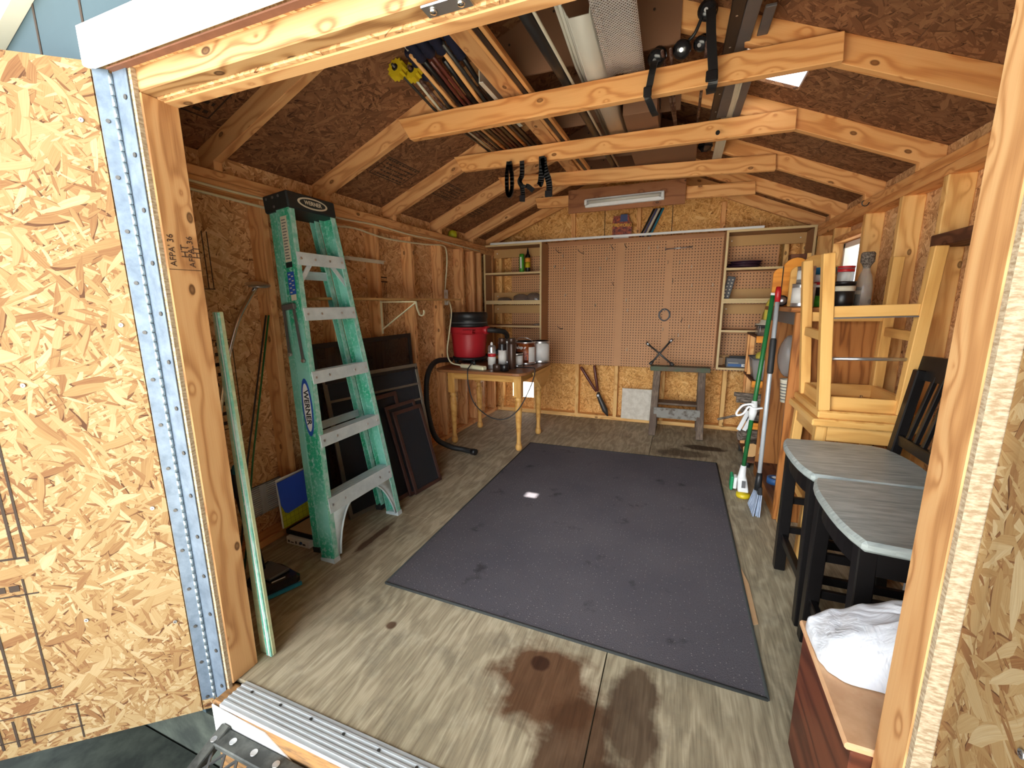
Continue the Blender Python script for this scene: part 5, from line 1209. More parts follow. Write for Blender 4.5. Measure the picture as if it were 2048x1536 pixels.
# ------------------------------------------------------------------ black counter stools with grey seats
def black_stool(label, yc, group=None):
    t = thing('counter_stool', label, 'stool', (.64, yc, 0))
    P = []
    for i in range(9): a = -1+2*i/8; P.append((.432+.028*a*a*abs(a), yc+.212*a))          # bowed front
    for i in range(1, 6): a = i/6; P.append((.46+.37*a, yc+.212-.0*a+.012*math.sin(PI*a)))
    for i in range(9): a = 1-2*i/8; P.append((.842-.035*a*a, yc+.19*a))
    for i in range(1, 6): a = 1-i/6; P.append((.46+.37*a, yc-.212-.012*math.sin(PI*a)))
    m = MB(); m.prism([(x, y, .580) for x, y in P], (0, 0, .03), 'grey_seat'); m.build('seat', t, .008)
    q = [(x+(.025 if x < .6 else -.03), yc+(y-yc)*.87, .505) for x, y in P]
    m = MB(); m.prism(q, (0, 0, .074), 'black_paint'); m.build('apron', t, .003)
    for s in (-1, 1):
        MB().beam((.487, yc+s*.185, .003), (.482, yc+s*.165, .578), .042, .042, 'black_paint', (1, 0, 0)).build('leg', t, .003)
        MB().beam((.855, yc+s*.182, .003), (.822, yc+s*.172, .60), .042, .036, 'black_paint', (0, 1, 0)).build('leg', t, .003)
        MB().beam((.822, yc+s*.172, .60), (.868, yc+s*.185, .935), .040, .034, 'black_paint', (0, 1, 0)).build('back_post', t, .004)
        for z in (.20, .34): MB().beam((.487, yc+s*.18, z), (.848, yc+s*.18, z), .018, .03, 'black_paint', (0, 1, 0)).build('stretcher', t, .002)
    MB().beam((.487, yc-.18, .165), (.487, yc+.18, .165), .022, .036, 'black_paint', (1, 0, 0)).build('foot_rail', t, .003)
    MB().beam((.845, yc-.18, .27), (.845, yc+.18, .27), .02, .03, 'black_paint', (1, 0, 0)).build('stretcher', t, .002)
    g = [[(.866+.012*(1-(a/1.0)**2)+.012*k, yc+.215*a, .905+.09*k-.01*abs(a)) for a in [-1+2*i/10 for i in range(11)]] for k in (0, 1)]
    m = MB()
    for i in range(10): m.hexa([g[0][i], g[0][i+1], tuple(V(g[0][i+1])+V((.024, 0, 0))), tuple(V(g[0][i])+V((.024, 0, 0))), g[1][i], g[1][i+1], tuple(V(g[1][i+1])+V((.024, 0, 0))), tuple(V(g[1][i])+V((.024, 0, 0)))], 'black_paint')
    m.build('top_rail', t)
    MB().beam((.832, yc-.17, .66), (.832, yc+.17, .66), .022, .042, 'black_paint', (1, 0, 0)).build('lower_rail', t, .004)
    for i in range(5):
        y = yc-.11+.055*i; MB().beam((.834, y, .67), (.884, y, .92), .018, .014, 'black_paint', (0, 1, 0)).build('slat', t, .002)
    return t
black_stool('black counter stool with a grey seat beside the light wooden stools, the farther one', 1.868)
black_stool('black counter stool with a grey seat next to the brown box, the nearer one', 1.418)
m = MB(); m.prism([(.918, 1.70, .003), (.918, 2.02, .003), (.94, 2.02, .80), (.94, 1.70, .80)], (.006, 0, 0), 'white'); tag(m.build('foam_board'), 'pale board standing behind the back of the farther black stool', 'board')

# ------------------------------------------------------------------ brown box with the plastic bag
t = thing('storage_box', 'low dark brown wooden box with a tan top beside the right door jamb', 'box', (.62, 1.0, 0))
MB().box((.348, .832, .003), (.90, 1.163, .366), 'brown_wood').build('body', t, .003)
MB().prism([(.338, .831, .367), (.905, .831, .367), (.905, 1.172, .367), (.339, 1.172, .367)], (0, 0, .016), 'tan_top', True).build('top_panel', t, .004)
r_ = random.Random(5); m = MB(); g = []; N = 40; K = 14
for i in range(K+1):
    a = PI/2*i/K; row = []
    for j in range(N+1):
        b = 2*PI*(j % N)/N; wob = 1+.05*math.sin(5*b+1.3*i*.3)+.04*abs(math.sin(6*b+2+i*.5))+.025*math.sin(17*b+i*1.7)
        ca = max(0, math.cos(a))**.55; sa = math.sin(a)
        ex, ey = math.cos(b), math.sin(b); sx = abs(ex)**.6*(1 if ex > 0 else -1); sy = abs(ey)**.6*(1 if ey > 0 else -1)
        x = .540+.204*ca*sx*wob; y = 1.078+.098*ca*sy*wob
        hgt = .075+.07*(.5+.5*math.tanh((x-.46)*14))
        row.append((max(x, .343), min(y, 1.172), .385+hgt*sa*(1+.10*math.sin(7*x*20+4*b))))
    g.append(row)
m.sheet(g, 'bag'); t = tag(m.build('plastic_bag', sub=1), 'crumpled white plastic bag lying on the brown box', 'bag')
g = []
for i in range(9):
    a = i/8; g.append([(.60+.09*a+.02*math.sin(5*a+j), 1.03+.045*math.sin(j*1.3)+.03*a, .50+.15*math.sin(PI*a*.6)+.006*math.sin(j*2.1+i)) for j in range(5)])
m = MB(); m.sheet(g, 'bag'); m.build('bag_handle', t, solid=.001)

# ------------------------------------------------------------------ mop and broom
t = thing('sponge_mop', 'green handled sponge mop with a white clip leaning on the oak cabinet', 'mop', (.425, 2.88, 0))
A, B = V((.428, 2.872, .15)), V((.494, 2.885, 1.24)); D = (B-A).normalized()
MB().tube([A, B], .0125, 'green_plastic', 14).build('handle', t)
m = MB(); m.cyl(B-D*.01, B+D*.004, .0135, 'white', 12); m.build('end_cap', t)
m = MB(); m.tube([A-D*.055+V((.0, -.012, 0)), A-D*.03, A+D*.03], .02, 'white', 14, True, [.026, .022, .016]); hd = m.build('neck', t)
m = MB(); m.prism([(.404, 2.86, .10), (.452, 2.86, .10), (.462, 2.80, .028), (.400, 2.80, .028)], (0, .030, .010), 'white'); m.build('head_frame', t, .004)
m = MB(); m.box((.420, 2.806, .056), (.440, 2.812, .10), 'mid_grey'); m.build('window', hd)
m = MB(); m.lathe([(.0, 0), (.038, .0), (.040, .008), (.038, .026), (0, .028)], (.431, 2.80, .002), 'yellow', 20); m.build('sponge', t)
m = MB(); m.beam((.372, 2.90, .012), (.372, 2.88, .11), .018, .07, 'mop_green', (1, 0, 0)); m.build('scrub_brush', t, .006)
m = MB(); m.beam((.392, 2.895, .02), (.390, 2.88, .10), .022, .05, 'white', (1, 0, 0)); m.build('brush_mount', t, .004)
c = A+D*.40; m = MB(); m.tube([c-D*.07, c-D*.02, c+D*.05], .018, 'white', 14, True, [.016, .024, .016]); lv = m.build('wringer_grip', t)
m = MB(); m.ribbon(spline([tuple(c+V((.04, -.02, .012))), tuple(c+V((0, -.024, .006))), tuple(c+V((-.03, -.02, .015))), tuple(c+V((-.055, -.015, -.03))), tuple(c+V((-.085, -.01, -.045))), tuple(c+V((-.09, -.01, -.025))), tuple(c+V((-.06, -.012, .02))), tuple(c+V((-.01, -.02, .035)))], 4), .012, .010, 'white', (0, 1, 0)); m.build('wringer_lever', lv)
t = thing('broom', 'silver handled broom with a red tip and grey bristles', 'broom', (.475, 2.62, 0))
A, B = V((.478, 2.635, .20)), V((.503, 2.80, 1.275)); D = (B-A).normalized()
MB().tube([A, B-D*.06], .0115, 'alu', 14).build('handle', t)
m = MB(); m.tube([B-D*.085, B-D*.03, B], .0145, 'red_lid', 14, True, [.0135, .0155, .012]); m.build('red_tip', t)
m = MB(); m.tube([A+D*.60, A+D*.61, A+D*.79, A+D*.80], .016, 'black_rubber', 14, True, [.013, .0165, .0165, .013]); m.build('grip_sleeve', t)
m = MB(); m.tube([A+D*.03, A, V((.474, 2.62, .13))], .015, 'black', 12, True, [.014, .017, .019]); sk_ = m.build('socket', t)
m = MB(); m.prism([(.470, 2.58, .115), (.470, 2.70, .115), (.472, 2.67, .155), (.472, 2.61, .155)], (.024, 0, 0), 'black'); m.build('head_block', t, .004)
m = MB()
for i in range(22):
    for k in range(3):
        y = 2.582+i*.0053; x = .472+k*.009
        m.beam((x, y, .118), (x-.012+.004*math.sin(i*3.1+k)-(.01 if k == 0 else 0), y-.045+.003*i+.002*math.sin(i*1.7), .004), .006, .004, 'bristle', (0, 1, 0), .008, .005)
m.build('bristles', t)

# ------------------------------------------------------------------ rolling rack with firewood in the back right corner
t = thing('rolling_rack', 'narrow wooden rolling rack holding firewood in the back right corner', 'rack', (.70, 3.55, 0))
for x, y in ((.515, 3.62), (.515, 3.74), (.91, 3.32), (.91, 3.74)): MB().box((x-.016, y-.016, .09), (x+.016, y+.016, .96), 'pine').build('post', t, .002)
for z in (.065, .315, .615, .925):
    s_ = MB().box((.495, 3.30, z+.022), (.925, 3.76, z+.036), 'dark_board').build('shelf', t, .001)
    MB().box((.492, 3.285, z-.008), (.925, 3.300, z+.038), 'orange_wood' if z > .1 else 'dark_board').build('front_slat', t, .002)
for x, y in ((.52, 3.34), (.52, 3.72), (.90, 3.34), (.90, 3.72)):
    m = MB(); m.cyl((x-.012, y, .029), (x+.012, y, .029), .027, 'black_rubber', 16); m.box((x-.016, y-.012, .04), (x+.016, y+.012, .062), 'dark_steel'); m.build('caster', t)
def log(lab, a, b, r, seed, nm='firewood_log', grp=None):
    rr = random.Random(seed); a, b = V(a), V(b); m = MB(); P = [a+(b-a)*k/6 for k in range(7)]; n = 9; d = (b-a).normalized(); e1 = d.orthogonal().normalized(); e2 = d.cross(e1)
    prof = [1+rr.uniform(-.14, .12) for _ in range(n)]; g = []
    for p in P: g.append([p+(e1*math.cos(2*PI*k/n)+e2*math.sin(2*PI*k/n))*r*prof[k % n]*(1+rr.uniform(-.06, .06)) for k in range(n)]+[None]); g[-1][-1] = g[-1][0]
    m.sheet(g, 'bark', smooth=False); o = tag(m.build(nm), lab, 'log', grp)
    q = MB(); q.prism([tuple(x) for x in g[0][:-1]], d*.002, 'log_end' if seed != 1 else 'bark'); q.build('cut_end', o); q = MB(); q.prism([tuple(x) for x in g[-1][:-1]], -d*.002, 'log_end'); q.build('cut_end', o)
    return o
log('thick barked log lying across the bottom shelf of the rack', (.445, 3.27, .262), (.72, 3.40, .262), .040, 1)
log('round log with its pale cut end showing at the rack bottom', (.525, 3.24, .165), (.62, 3.62, .16), .052, 2)
log('log lying behind the pale ended one on the rack bottom', (.70, 3.33, .150), (.70, 3.70, .150), .046, 3)
for i, (lab, a, b, r) in enumerate((('split stick lowest in the bundle on the third shelf', (.46, 3.33, .385), (.82, 3.40, .38), .028), ('split stick in the middle of the bundle on the third shelf', (.44, 3.38, .435), (.84, 3.42, .43), .03), ('dark split stick on top of the bundle on the third shelf', (.42, 3.42, .49), (.82, 3.40, .485), .028), ('thin twig topmost of the stick bundle on the rack', (.40, 3.40, .53), (.78, 3.36, .525), .016), ('long thin bare twig sticking out toward the sawhorse', (.30, 3.34, .345), (.60, 3.32, .45), .009))):
    log(lab, a, b, r, 10+i, 'firewood_stick')
for i, (x, lab) in enumerate(((.452, 'left of two white painted slats leaning on the rack'), (.488, 'right of two white painted slats leaning on the rack'))):
    m = MB(); m.beam((x-.02, 3.262, .30), (x+.035, 3.277, .44), .026, .01, 'white', (1, 0, 0)); tag(m.build('painted_slat', bevel=.001), lab, 'slat')
t = thing('plastic_tub', 'grey see-through tub with a red item inside on the rack', 'tub', (.57, 3.42, .652))
m = MB(); x0, x1, y0, y1 = .495, .70, 3.31, 3.55
for q in (((x0+.02, y0+.02), (x1-.02, y0+.02), (x1, y0), (x0, y0)), ((x0+.02, y1-.02), (x1-.02, y1-.02), (x1, y1), (x0, y1)), ((x0+.02, y0+.02), (x0+.02, y1-.02), (x0, y1), (x0, y0)), ((x1-.02, y0+.02), (x1-.02, y1-.02), (x1, y1), (x1, y0))):
    m.sheet([[(q[0][0], q[0][1], .653), (q[1][0], q[1][1], .653)], [(q[3][0], q[3][1], .80), (q[2][0], q[2][1], .80)]], 'tub')
m.sheet([[(x0+.02, y0+.02, .653), (x1-.02, y0+.02, .653)], [(x0+.02, y1-.02, .653), (x1-.02, y1-.02, .653)]], 'tub'); b = m.build('basin', t, solid=.003)
m = MB(); m.tube([(x0-.004, y0-.004, .80), (x1, y0-.004, .80), (x1, y1, .80), (x0-.004, y1, .80), (x0-.004, y0-.004, .80)], .005, 'mid_grey', 8); m.build('rim', t)
m = MB(); m.box((.575, 3.345, .66), (.635, 3.45, .745), 'red_lid'); tag(m.build('red_carton', bevel=.004), 'small red carton inside the grey see-through tub', 'carton')
blob('work_glove', 'yellow glove heaped on the grey see-through tub', 'glove', (.57, 3.42, .80), .06, .06, .05, 'yellow_bag', 41, .3)
blob('work_glove', 'white glove lying behind the yellow glove on the tub', 'glove', (.635, 3.46, .79), .045, .05, .07, 'offwhite', 44, .3)
t = thing('glass_box', 'small clear box with a dark lid on the top of the rack', 'box', (.56, 3.40, .962))
m = MB(); m.box((.505, 3.32, .962), (.66, 3.46, 1.015), 'smoky'); m.build('box', t, .004)
m = MB(); m.box((.50, 3.315, 1.016), (.665, 3.465, 1.034), 'can_black'); m.build('lid', t, .004)
m = MB(); m.tube([(.50, 3.305, .965), (.50, 3.305, 1.03), (.512, 3.305, 1.03), (.512, 3.305, .965)], .002, 'steel', 6); m.build('clasp', t)
t = thing('straw_hat', 'pale straw hat brim on the dark lidded box', 'hat', (.56, 3.40, 1.035))
m = MB(); m.lathe([(0, .03), (.05, .028), (.06, .006), (.085, .002), (.085, .005), (.06, .010), (.052, .034), (0, .036)], (.575, 3.39, 1.035), 'offwhite', 24); m.build('hat', t)
blob('yellow_bag', 'crumpled yellow netting bag beside the mop top', 'bag', (.60, 3.38, 1.07), .075, .07, .17, 'yellow_bag', 51, .28, 18, 10)
blob('plastic_bag', 'white plastic bag in front of the yellow netting bag', 'bag', (.635, 3.33, 1.04), .055, .035, .14, 'white', 53, .3, 16, 8)
t = thing('plank_stub', 'rough dark board wedged between the right wall studs', 'board', (1.0, 2.1, 1.4))
m = MB(); m.box((.925, 1.97, 1.405), (1.035, 2.288, 1.452), 'dark_board'); m.build('board', t, .003)
# screw hook in the right top plate
m = MB(); m.tube([(.952, 3.08, 1.735)]+[(.93-.016*math.cos(a), 3.08, 1.735+.016*math.sin(a)) for a in [PI+k*PI/6 for k in range(9)]], .003, 'dark_steel', 6); tag(m.build('screw_hook'), 'black screw hook in the right top plate', 'hook')
# ------------------------------------------------------------------ things stored over the collar ties
TT = 2.097
def along(nm, lab, cat, p0, p1, w, h, mt, grp=None, bev=.002):
    m = MB(); m.beam(p0, p1, w, h, mt, (1, 0, 0)); return tag(m.build(nm, bevel=bev), lab, cat, grp)
# bundle of stakes and grips on the left
rodlabs = [('dark_steel', 'thin dark rod, leftmost of the bundle over the collar ties'), ('offwhite', 'thin pale rod left of the two yellow discs'), ('rust', 'thin rust brown rod, third from left of the bundle'), ('dark_steel', 'dark rod just right of the rust brown one'), ('pine', 'tan wooden rod in the left half of the bundle'), ('can_black', 'black rod beside the tan wooden rod'), ('loop_red', 'dark red rod, left of two in the bundle'), ('loop_red', 'dark red rod, right of two in the bundle'), ('can_black', 'black rod right of the dark red rods'), ('pine', 'tan wooden rod in the right half of the bundle'), ('dark_steel', 'dark rod second from the right of the bundle'), ('can_black', 'black rod at the right end of the bundle')]
for i, (mt, lab) in enumerate(rodlabs):
    x0 = -1.155+.026*i; y0 = [1.62, 1.70, 1.66, 1.74, 1.60, 1.62, 1.66, 1.60, 1.68, 1.60, 1.58, 1.66][i]; r = [.006, .006, .007, .007, .008, .011, .008, .008, .011, .009, .008, .010][i]
    t = thing('garden_stake', lab, 'stake', (x0, 2.2, TT)); dx = .012
    MB().tube([(x0+.004*(i % 2), y0, TT+r+.055), (x0+dx*.5, 1.926, TT+r+.003), (x0+dx, 2.74+.03*(i % 4), TT+r+.003)], r, mt, 8).build('rod', t)
    a = V((x0+.004*(i % 2), y0, TT+r+.055)); dirv = (a-V((x0+dx*.5, 1.926, TT+r+.003))).normalized()
    if i in (0, 2):
        m = MB(); P = []; e1 = V((1, 0, .25)).normalized(); e2 = dirv.cross(e1).normalized(); c = a+dirv*-.05
        for k in range(24): rr = .040 if k % 2 else .032; an = 2*PI*k/24; P.append(c+(e1*math.cos(an)+e2*math.sin(an))*rr)
        m.prism(P, dirv*.03, 'yellow'); m.build('toothed_disc', t)
        m = MB(); m.cyl(c+dirv*.03, c+dirv*.035, .013, 'can_black', 12); m.build('hub_ring', t)
    if i in (3, 5, 7, 9, 11):
        m = MB(); pp = [a-dirv*.02+dirv*(.012*k) for k in range(13)]; m.tube(pp, .02, 'navy', 12, True, [.024 if k % 2 else .019 for k in range(13)]); m.build('ribbed_cap', t)
        m = MB(); m.cyl(a+dirv*.12, a+dirv*.17, .0055, 'offwhite', 8); m.build('tip', t)
along('lumber', 'long two by four lying over the ties beside the stake bundle', 'board', (-.775, 1.20, TT+.048), (-.765, 3.30, TT+.020), .085, .036, 'pine_dim')
along('wood_strip', 'slim tan wood strip over the ties, left of the dark strip', 'strip', (-.722, 1.20, TT+.014), (-.695, 3.15, TT+.014), .016, .024, 'pine')
along('metal_strip', 'dark grooved metal strip between two wood strips over the ties', 'strip', (-.702, 1.20, TT+.014), (-.675, 3.15, TT+.014), .02, .024, 'brown_metal')
along('wood_strip', 'slim tan wood strip over the ties, right of the dark strip', 'strip', (-.680, 1.20, TT+.014), (-.655, 3.15, TT+.014), .016, .024, 'pine')
m = MB(); P = [(-.865, TT+.115), (-.862, TT+.006), (-.795, TT+.003), (-.795, TT+.006), (-.858, TT+.010), (-.861, TT+.115)]
m = MB(); m.prism([(x, 1.78, z) for x, z in [(-.842, TT+.115), (-.842, TT+.003), (-.822, TT+.003), (-.822, TT+.006), (-.838, TT+.008), (-.838, TT+.115)]], (0, .48, 0), 'vinyl')
tag(m.build('vinyl_angle'), 'white vinyl angle strip lying beside the stake bundle', 'angle strip')
t = thing('black_pipe', 'long black pipe with a pale strip along it over the ties', 'pipe', (-.5, 2.3, TT))
m = MB(); m.tube([(-.555, 1.30, TT+.05), (-.513, 1.926, TT+.023), (-.48, 3.45, TT+.023)], .021, 'pipe_black', 12); m.build('pipe', t)
m = MB(); m.tube([(-.525, 1.30, TT+.06), (-.484, 1.926, TT+.012), (-.451, 3.45, TT+.012)], .006, 'offwhite', 8); m.build('pale_strip', t)
# white gutter length
prof = [(-.468, TT+.055), (-.462, TT+.068), (-.448, TT+.066), (-.442, TT+.050), (-.425, TT+.018), (-.415, TT+.004), (-.345, TT+.004), (-.340, TT+.10), (-.336, TT+.10), (-.340, TT+.0), (-.418, TT+.0), (-.430, TT+.014), (-.447, TT+.046), (-.452, TT+.060), (-.460, TT+.061), (-.463, TT+.054)]
m = MB()
for a, b in zip(prof[:8], prof[1:8]): m.sheet([[(a[0], 1.60, a[1]+.045), (b[0], 1.60, b[1]+.045)], [(a[0], 1.926, a[1]), (b[0], 1.926, b[1])], [(a[0], 2.80, a[1]), (b[0], 2.80, b[1])]], 'vinyl')
tag(m.build('gutter', solid=.003), 'length of white vinyl gutter lying over the ties', 'gutter')
g = [[(-.335+.145*j/6, 1.15+.79*i/8, TT+.09-.085*i/8+.004*math.sin(j*1.0)) for j in range(7)] for i in range(9)]
m = MB(); m.sheet(g, 'perforated'); tag(m.build('gutter_guard', solid=.0012), 'silvery perforated gutter guard sheet beside the white gutter', 'sheet')
# cartons
t = thing('cardboard_box', 'brown cardboard box beside the gutter, side shadow painted as a dark top band', 'box', (-.24, 2.4, TT))
m = MB(); m.box((-.325, 2.33, TT+.001), (-.165, 2.66, TT+.085), 'cardboard'); m.build('carton', t, .002)
m = MB(); m.box((-.328, 2.325, TT+.086), (-.162, 2.665, TT+.12), 'can_black'); m.build('lid', t, .002)  # black slab stands for the shadow on the box side
m = MB(); m.box((-.345, 2.86, TT+.001), (.03, 3.30, TT+.10), 'cardboard'); tag(m.build('cardboard_box', bevel=.002), 'wide low cardboard box over the third collar tie', 'box')
m = MB(); m.box((-.60, 2.95, TT+.036), (-.44, 3.40, TT+.085), 'cardboard')
t = thing('tool_bag', 'dark lumpy tool pouch hanging beside the wide cardboard box', 'bag', (.07, 3.0, TT))
blob_ = MB()
# black metal bars, grey bars, trims on the right
t = thing('metal_channel', 'dark brown metal channel with screw holes over the ties', 'channel', (.1, 2.2, TT))
m = MB(); m.beam((.125, 1.25, TT+.07), (.090, 3.05, TT+.014), .042, .02, 'brown_metal', (1, 0, 0)); b = m.build('channel', t, .002)
m = MB()
for k in range(8): p = V((.125, 1.25, TT+.07)).lerp(V((.090, 3.05, TT+.014)), .1+.1*k)-V((0, 0, .0105)); m.cyl(p, p-V((0, 0, .001)), .004, 'steel', 8)
m.build('screws', b)
along('metal_bar', 'wide grey metal bar lying right of the dark brown channel', 'bar', (.178, 1.25, TT+.07), (.130, 2.56, TT+.012), .045, .012, 'grey_metal')
along('metal_bar', 'short grey metal bar leaning across two ties by the roof opening', 'bar', (.216, 1.80, 2.155), (.196, 2.56, TT+.006), .034, .010, 'grey_metal')
for i, (x, y0, y1, lab) in enumerate(((.145, 2.36, 3.35, 'left ribbed white trim length over the ties'), (.172, 2.20, 3.35, 'right ribbed white trim length over the ties'))):
    m = MB()
    for k in range(3): m.beam((x-.009+.009*k, y0, TT+.022+.003*(k % 2)), (x-.012+.009*k, y1, TT+.010+.003*(k % 2)), .0085, .012, 'offwhite', (1, 0, 0))
    tag(m.build('trim_length'), lab, 'trim')
for x0, x1, lab in ((-.125, -.085, 'rusty thin rod, leftmost of three over the ties'), (-.095, -.083, 'rusty thin rod, middle of three over the ties'), (.030, .020, 'rusty thin rod, rightmost of three over the ties')):
    m = MB(); m.tube([(x0, 1.88, TT+.028), (x1, 2.62, TT+.008)], .0062, 'rust', 8); tag(m.build('iron_rod'), lab, 'rod')
# black rollers and straps on the first tie
def spool(lab, c, ax, r=.032, h=.05):
    t = thing('rubber_roller', lab, 'roller', c)
    m = MB(); m.lathe([(0, -h*.55), (r*.55, -h*.55), (r, -h*.38), (r*1.02, -h*.2), (r*.55, -.004), (r*.55, .004), (r*.9, h*.22), (r*.95, h*.42), (r*.6, h*.55), (0, h*.56)], c, 'black_gloss', 20, ax); b = m.build('spool', t)
    m = MB(); a = V(ax).normalized(); m.cyl(V(c)-a*h*.55, V(c)-a*(h*.55+.004), .007, 'steel', 10); m.build('bolt', b)
spool('black rubber roller left of the row on the first collar tie', (-.145, 1.935, 2.135), (.25, .6, .55))
spool('black rubber roller in the middle of the row on the first collar tie', (-.055, 1.925, 2.140), (.1, .8, .45))
spool('black rubber roller with the strap tied up to it on the first tie', (.025, 1.90, 2.235), (.2, .8, .3))
spool('black rubber roller half hidden behind the tall strap', (.012, 1.93, 2.15), (.3, .6, .5), .026, .04)
def strap(lab, P, w=.026, th=.004, nm='tie_strap', side=(1, 0, 0), buckle=None, extra=None):
    t = thing(nm, lab, 'strap', tuple(P[0]))
    m = MB(); m.ribbon(P, w, th, 'black', side); b = m.build('webbing', t)
    if buckle: m = MB(); m.beam(V(buckle)+V((0, -.006, .018)), V(buckle)+V((0, -.006, -.018)), w*1.25, .012, 'black_gloss', (1, 0, 0)); m.build('buckle', t, .003)
    if extra: m = MB(); m.ribbon(extra, w, th, 'black', side); m.build('webbing', t)
    return t
strap('black buckled strap hanging over the first tie beside the gutter guard', spline([(-.140, 1.925, 2.115), (-.150, 1.892, 2.10), (-.155, 1.862, 2.06), (-.163, 1.860, 2.01), (-.170, 1.862, 1.975), (-.160, 1.885, 1.955), (-.150, 1.92, 1.94), (-.143, 1.95, 1.935)], 3), .024, .005, buckle=(-.169, 1.862, 1.985))
strap('tall black strap hanging in front of the first tie beside the roof opening', spline([(.022, 1.90, 2.275), (.034, 1.872, 2.22), (.040, 1.862, 2.14), (.050, 1.861, 2.06), (.058, 1.861, 1.99), (.055, 1.885, 1.968), (.055, 1.925, 1.972), (.05, 1.955, 2.02)], 3), .032, .005, buckle=(.052, 1.862, 2.0))
m = MB(); m.tube(spline([(-.04, 1.915, 2.155), (-.015, 1.90, 2.17), (.003, 1.89, 2.205), (.015, 1.885, 2.235)], 5), .006, 'black', 8); tag(m.build('bungee_cord'), 'short black cord between two rollers on the first tie', 'cord')
# loops under the second tie
Y = 2.472
strap('black closed strap loop hanging below the second tie, leftmost of three', spline([(-.99, Y, 2.00), (-1.00, Y, 1.93), (-.998, Y, 1.85), (-.985, Y, 1.822), (-.970, Y, 1.85), (-.968, Y, 1.93), (-.978, Y, 2.00)], 4), .014, .020, side=(0, 1, 0))
strap('black strap with a twisted loose end below the second tie, middle of three', spline([(-.905, Y, 2.00), (-.905, Y, 1.93), (-.920, Y, 1.895), (-.905, Y, 1.862), (-.900, Y, 1.82), (-.902, Y, 1.785)], 4), .026, .008, buckle=(-.902, Y, 1.80), extra=spline([(-.903, Y, 1.865), (-.87, Y-.005, 1.862), (-.835, Y-.01, 1.835)], 4))
strap('black two tailed strap hanging below the second tie, rightmost of three', spline([(-.785, Y, 2.01), (-.785, Y, 1.93), (-.792, Y, 1.875), (-.80, Y, 1.862)], 4), .034, .008, buckle=(-.742, Y, 1.81), extra=spline([(-.776, Y, 2.0), (-.765, Y, 1.94), (-.744, Y, 1.88), (-.740, Y, 1.83), (-.748, Y, 1.80)], 4))
C.objects.unlink(bpy.data.objects['tool_bag']); bpy.data.objects.remove(bpy.data.objects['tool_bag'])
blob('tool_pouch', 'dark lumpy pouch on the wide cardboard box beside its right end', 'bag', (.075, 2.98, TT), .035, .06, .07, 'can_black', 61, .3)
for y in (2.525,): pass
m = MB(); m.cyl((.115, 2.472, 2.01), (.115, 2.4785, 2.01), .010, 'can_black', 14); tag(m.build('bolt_head'), 'black bolt head low on the second collar tie', 'bolt')

# ------------------------------------------------------------------ loading ramp outside
t = thing('metal_ramp', 'dark expanded metal ramp leading up to the threshold', 'ramp', (-.5, .3, -.3))
RZ = lambda y: -.066-(.672-y)*.34
R3 = lambda x, y: (x, y, RZ(y))
m = MB(); m.beam(R3(-1.205, .645), R3(.35, .645), .05, .018, 'metal_ramp', (0, 1, 0)); b = m.build('top_bar', t, .003)
for i in range(18):
    for dx in (0,): x = -1.15+i*.087; q = MB(); q.cyl(V(R3(x, .645))+V((0, 0, .009)), V(R3(x, .645))+V((0, 0, .0125)), .010, 'steel', 12); q.build('rivet', b)
for x in (-1.212, .36):
    m = MB(); m.beam(R3(x, .672), R3(x, -.20), .034, .026, 'metal_ramp', (1, 0, 0)); b = m.build('side_bar', t, .003)
    for k in range(4): q = MB(); q.cyl(V(R3(x, .63-.2*k))+V((0, 0, .013)), V(R3(x, .63-.2*k))+V((0, 0, .0165)), .009, 'steel', 12); q.build('rivet', b)
m = MB(); px, py = .050, .034
for i in range(32):
    for j in range(23):
        x = -1.205+i*px+(px/2 if j % 2 else 0); y = .622-j*py/1.0
        for sx in (-1, 1):
            x2 = x+sx*px/2
            if -1.207 <= x2 <= .345: m.beam(R3(x, y), R3(x2, y-py), .0065, .006, 'wire_mesh', (0, 0, 1))
m.build('expanded_mesh', t)
for x in (-.7, -.1): MB().beam(V(R3(x, .60))+V((0, 0, -.022)), V(R3(x, -.18))+V((0, 0, -.022)), .03, .03, 'metal_ramp', (1, 0, 0)).build('stringer', t)

# ------------------------------------------------------------------ trees outside: one at the window, one added to block the sun
def tree(lab, x, y, cz, r, h0, seed, n=900, lx=0.0, ly=.05):
    rr = random.Random(seed); t = thing('shade_tree', lab, 'tree', (x, y, -.34))
    m = MB(); m.tube([(x, y, -.34), (x+.05, y, h0*.6), (x+lx*.4, y+ly*.4, h0*1.15), (x+lx, y+ly, cz)], .1, 'bark', 10, True, [.14, .11, .09, .05]); m.build('trunk', t)
    m = MB()
    for i in range(n):
        d = V((rr.gauss(0, 1), rr.gauss(0, 1), rr.gauss(0, 1))).normalized(); c = V((x+lx, y+ly, cz))+d*r*(rr.random()**.4); u = V((rr.gauss(0, 1), rr.gauss(0, 1), rr.gauss(0, 1))).normalized(); v = u.orthogonal(); s = r*.13
        b = len(m.v); m.v += [c-u*s, c+v*s*.6, c+u*s, c-v*s*.6]; m.face([b, b+1, b+2, b+3], [(0, 0)]*4, 'leaf')
    m.build('foliage', t)
M['leaf'] = plain('leaf', srgb(96, 132, 60), .6, var=.3)
tree('leafy tree outside the right wall, seen through the small window', 3.0, 3.40, 4.6, 1.25, 3, 3, 1000)
tree('unseen leafy tree added to keep the sun off the open left door', 2.3, -.2, 5.0, 1.3, 3, 4, 2600, -1.55, .45)

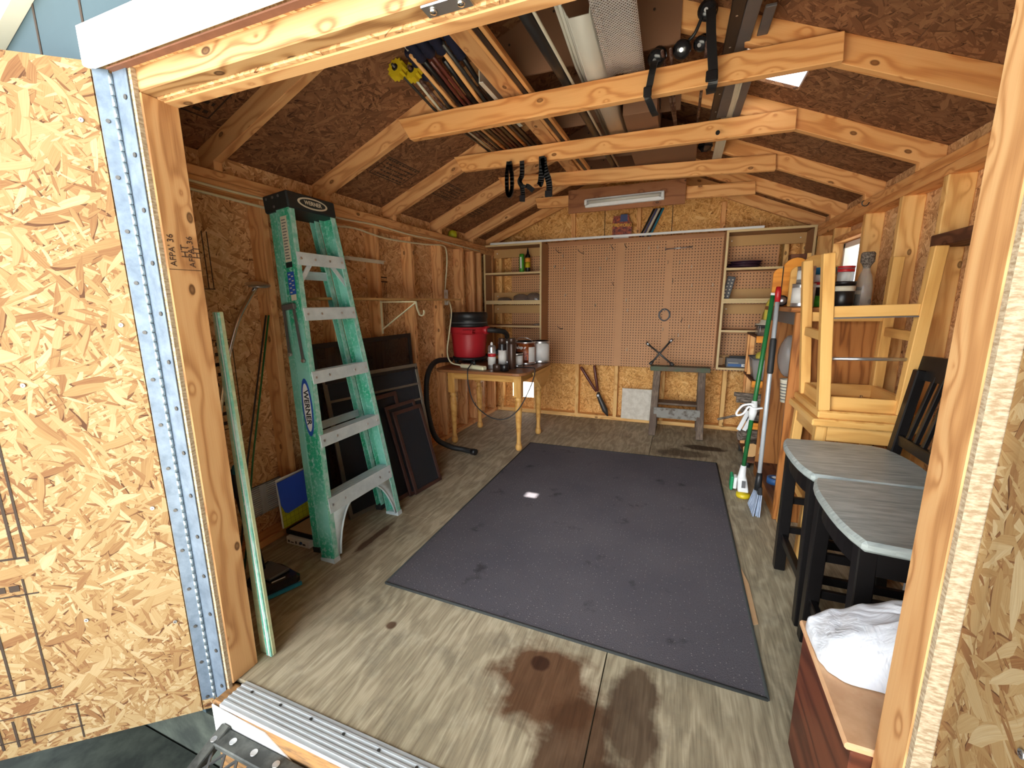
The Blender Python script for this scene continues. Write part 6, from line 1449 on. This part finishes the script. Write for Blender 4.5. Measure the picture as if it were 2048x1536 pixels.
# ------------------------------------------------------------------ light and camera
W = bpy.data.worlds.new('World'); bpy.context.scene.world = W; W.use_nodes = True
nt = W.node_tree; nt.nodes.clear()
def N(t, **k):
    x = nt.nodes.new(t)
    for a, b in k.items(): setattr(x, a, b)
    return x
tc = N('ShaderNodeTexCoord'); out = N('ShaderNodeOutputWorld'); bg = N('ShaderNodeBackground')
dot = N('ShaderNodeVectorMath', operation='DOT_PRODUCT'); nt.links.new(tc.outputs['Generated'], dot.inputs[0]); dot.inputs[1].default_value = V(LOBE).normalized()
mr = N('ShaderNodeMapRange'); mr.interpolation_type = 'SMOOTHSTEP'; nt.links.new(dot.outputs['Value'], mr.inputs[0])
mr.inputs[1].default_value = LOBE_LO; mr.inputs[2].default_value = LOBE_HI; mr.inputs[3].default_value = SKY_BASE; mr.inputs[4].default_value = SKY_BASE+SKY_LOBE
mixc = N('ShaderNodeMix', data_type='RGBA'); nt.links.new(dot.outputs['Value'], mixc.inputs[0]); mixc.inputs[6].default_value = (.86, .94, 1.0, 1); mixc.inputs[7].default_value = (.92, .97, 1.0, 1)
nt.links.new(mixc.outputs[2], bg.inputs[0]); sx = N('ShaderNodeSeparateXYZ'); nt.links.new(tc.outputs['Generated'], sx.inputs[0]); m2 = N('ShaderNodeMapRange'); m2.interpolation_type = 'SMOOTHSTEP'; nt.links.new(sx.outputs[1], m2.inputs[0]); m2.inputs[1].default_value = .1; m2.inputs[2].default_value = .5; m2.inputs[3].default_value = 0; m2.inputs[4].default_value = SKY_BACK
ad = N('ShaderNodeMath', operation='ADD'); nt.links.new(mr.outputs[0], ad.inputs[0]); nt.links.new(m2.outputs[0], ad.inputs[1]); nt.links.new(ad.outputs[0], bg.inputs[1]); nt.links.new(bg.outputs[0], out.inputs[0])
su = bpy.data.lights.new('sun', 'SUN'); su.energy = SUN; su.angle = math.radians(.6); su.color = (1, .96, .88)
so = bpy.data.objects.new('sun', su); C.objects.link(so); so.rotation_euler = (-V((.4906, -.0201, .8711))).to_track_quat('-Z', 'Y').to_euler(); so.location = (6, 0, 10)
cam = bpy.data.cameras.new('camera'); co = bpy.data.objects.new('camera', cam); C.objects.link(co)
cam.sensor_width = 36; cam.lens = 843.17/2048*36; cam.clip_start = .02
Rw = Matrix(((0.93030515, 0.36668925, -0.00844505), (0.06164846, -0.17901857, -0.98191233), (-0.36156851, 0.91295747, -0.18914773)))   # world -> (right, down, forward)
right, down, fwd = V(Rw[0]), V(Rw[1]), V(Rw[2])
co.matrix_world = Matrix.Translation((0, 0, 1.2)) @ Matrix((( right.x, -down.x, -fwd.x), (right.y, -down.y, -fwd.y), (right.z, -down.z, -fwd.z))).to_4x4()
sc = bpy.context.scene; sc.camera = co
sc.view_settings.view_transform = 'Standard'; sc.view_settings.look = 'None'; sc.view_settings.gamma = 1; sc.view_settings.use_curve_mapping = False
sc.view_settings.exposure = EXPO
sc.cycles.max_bounces = 14; sc.cycles.diffuse_bounces = 8; sc.cycles.transparent_max_bounces = 12
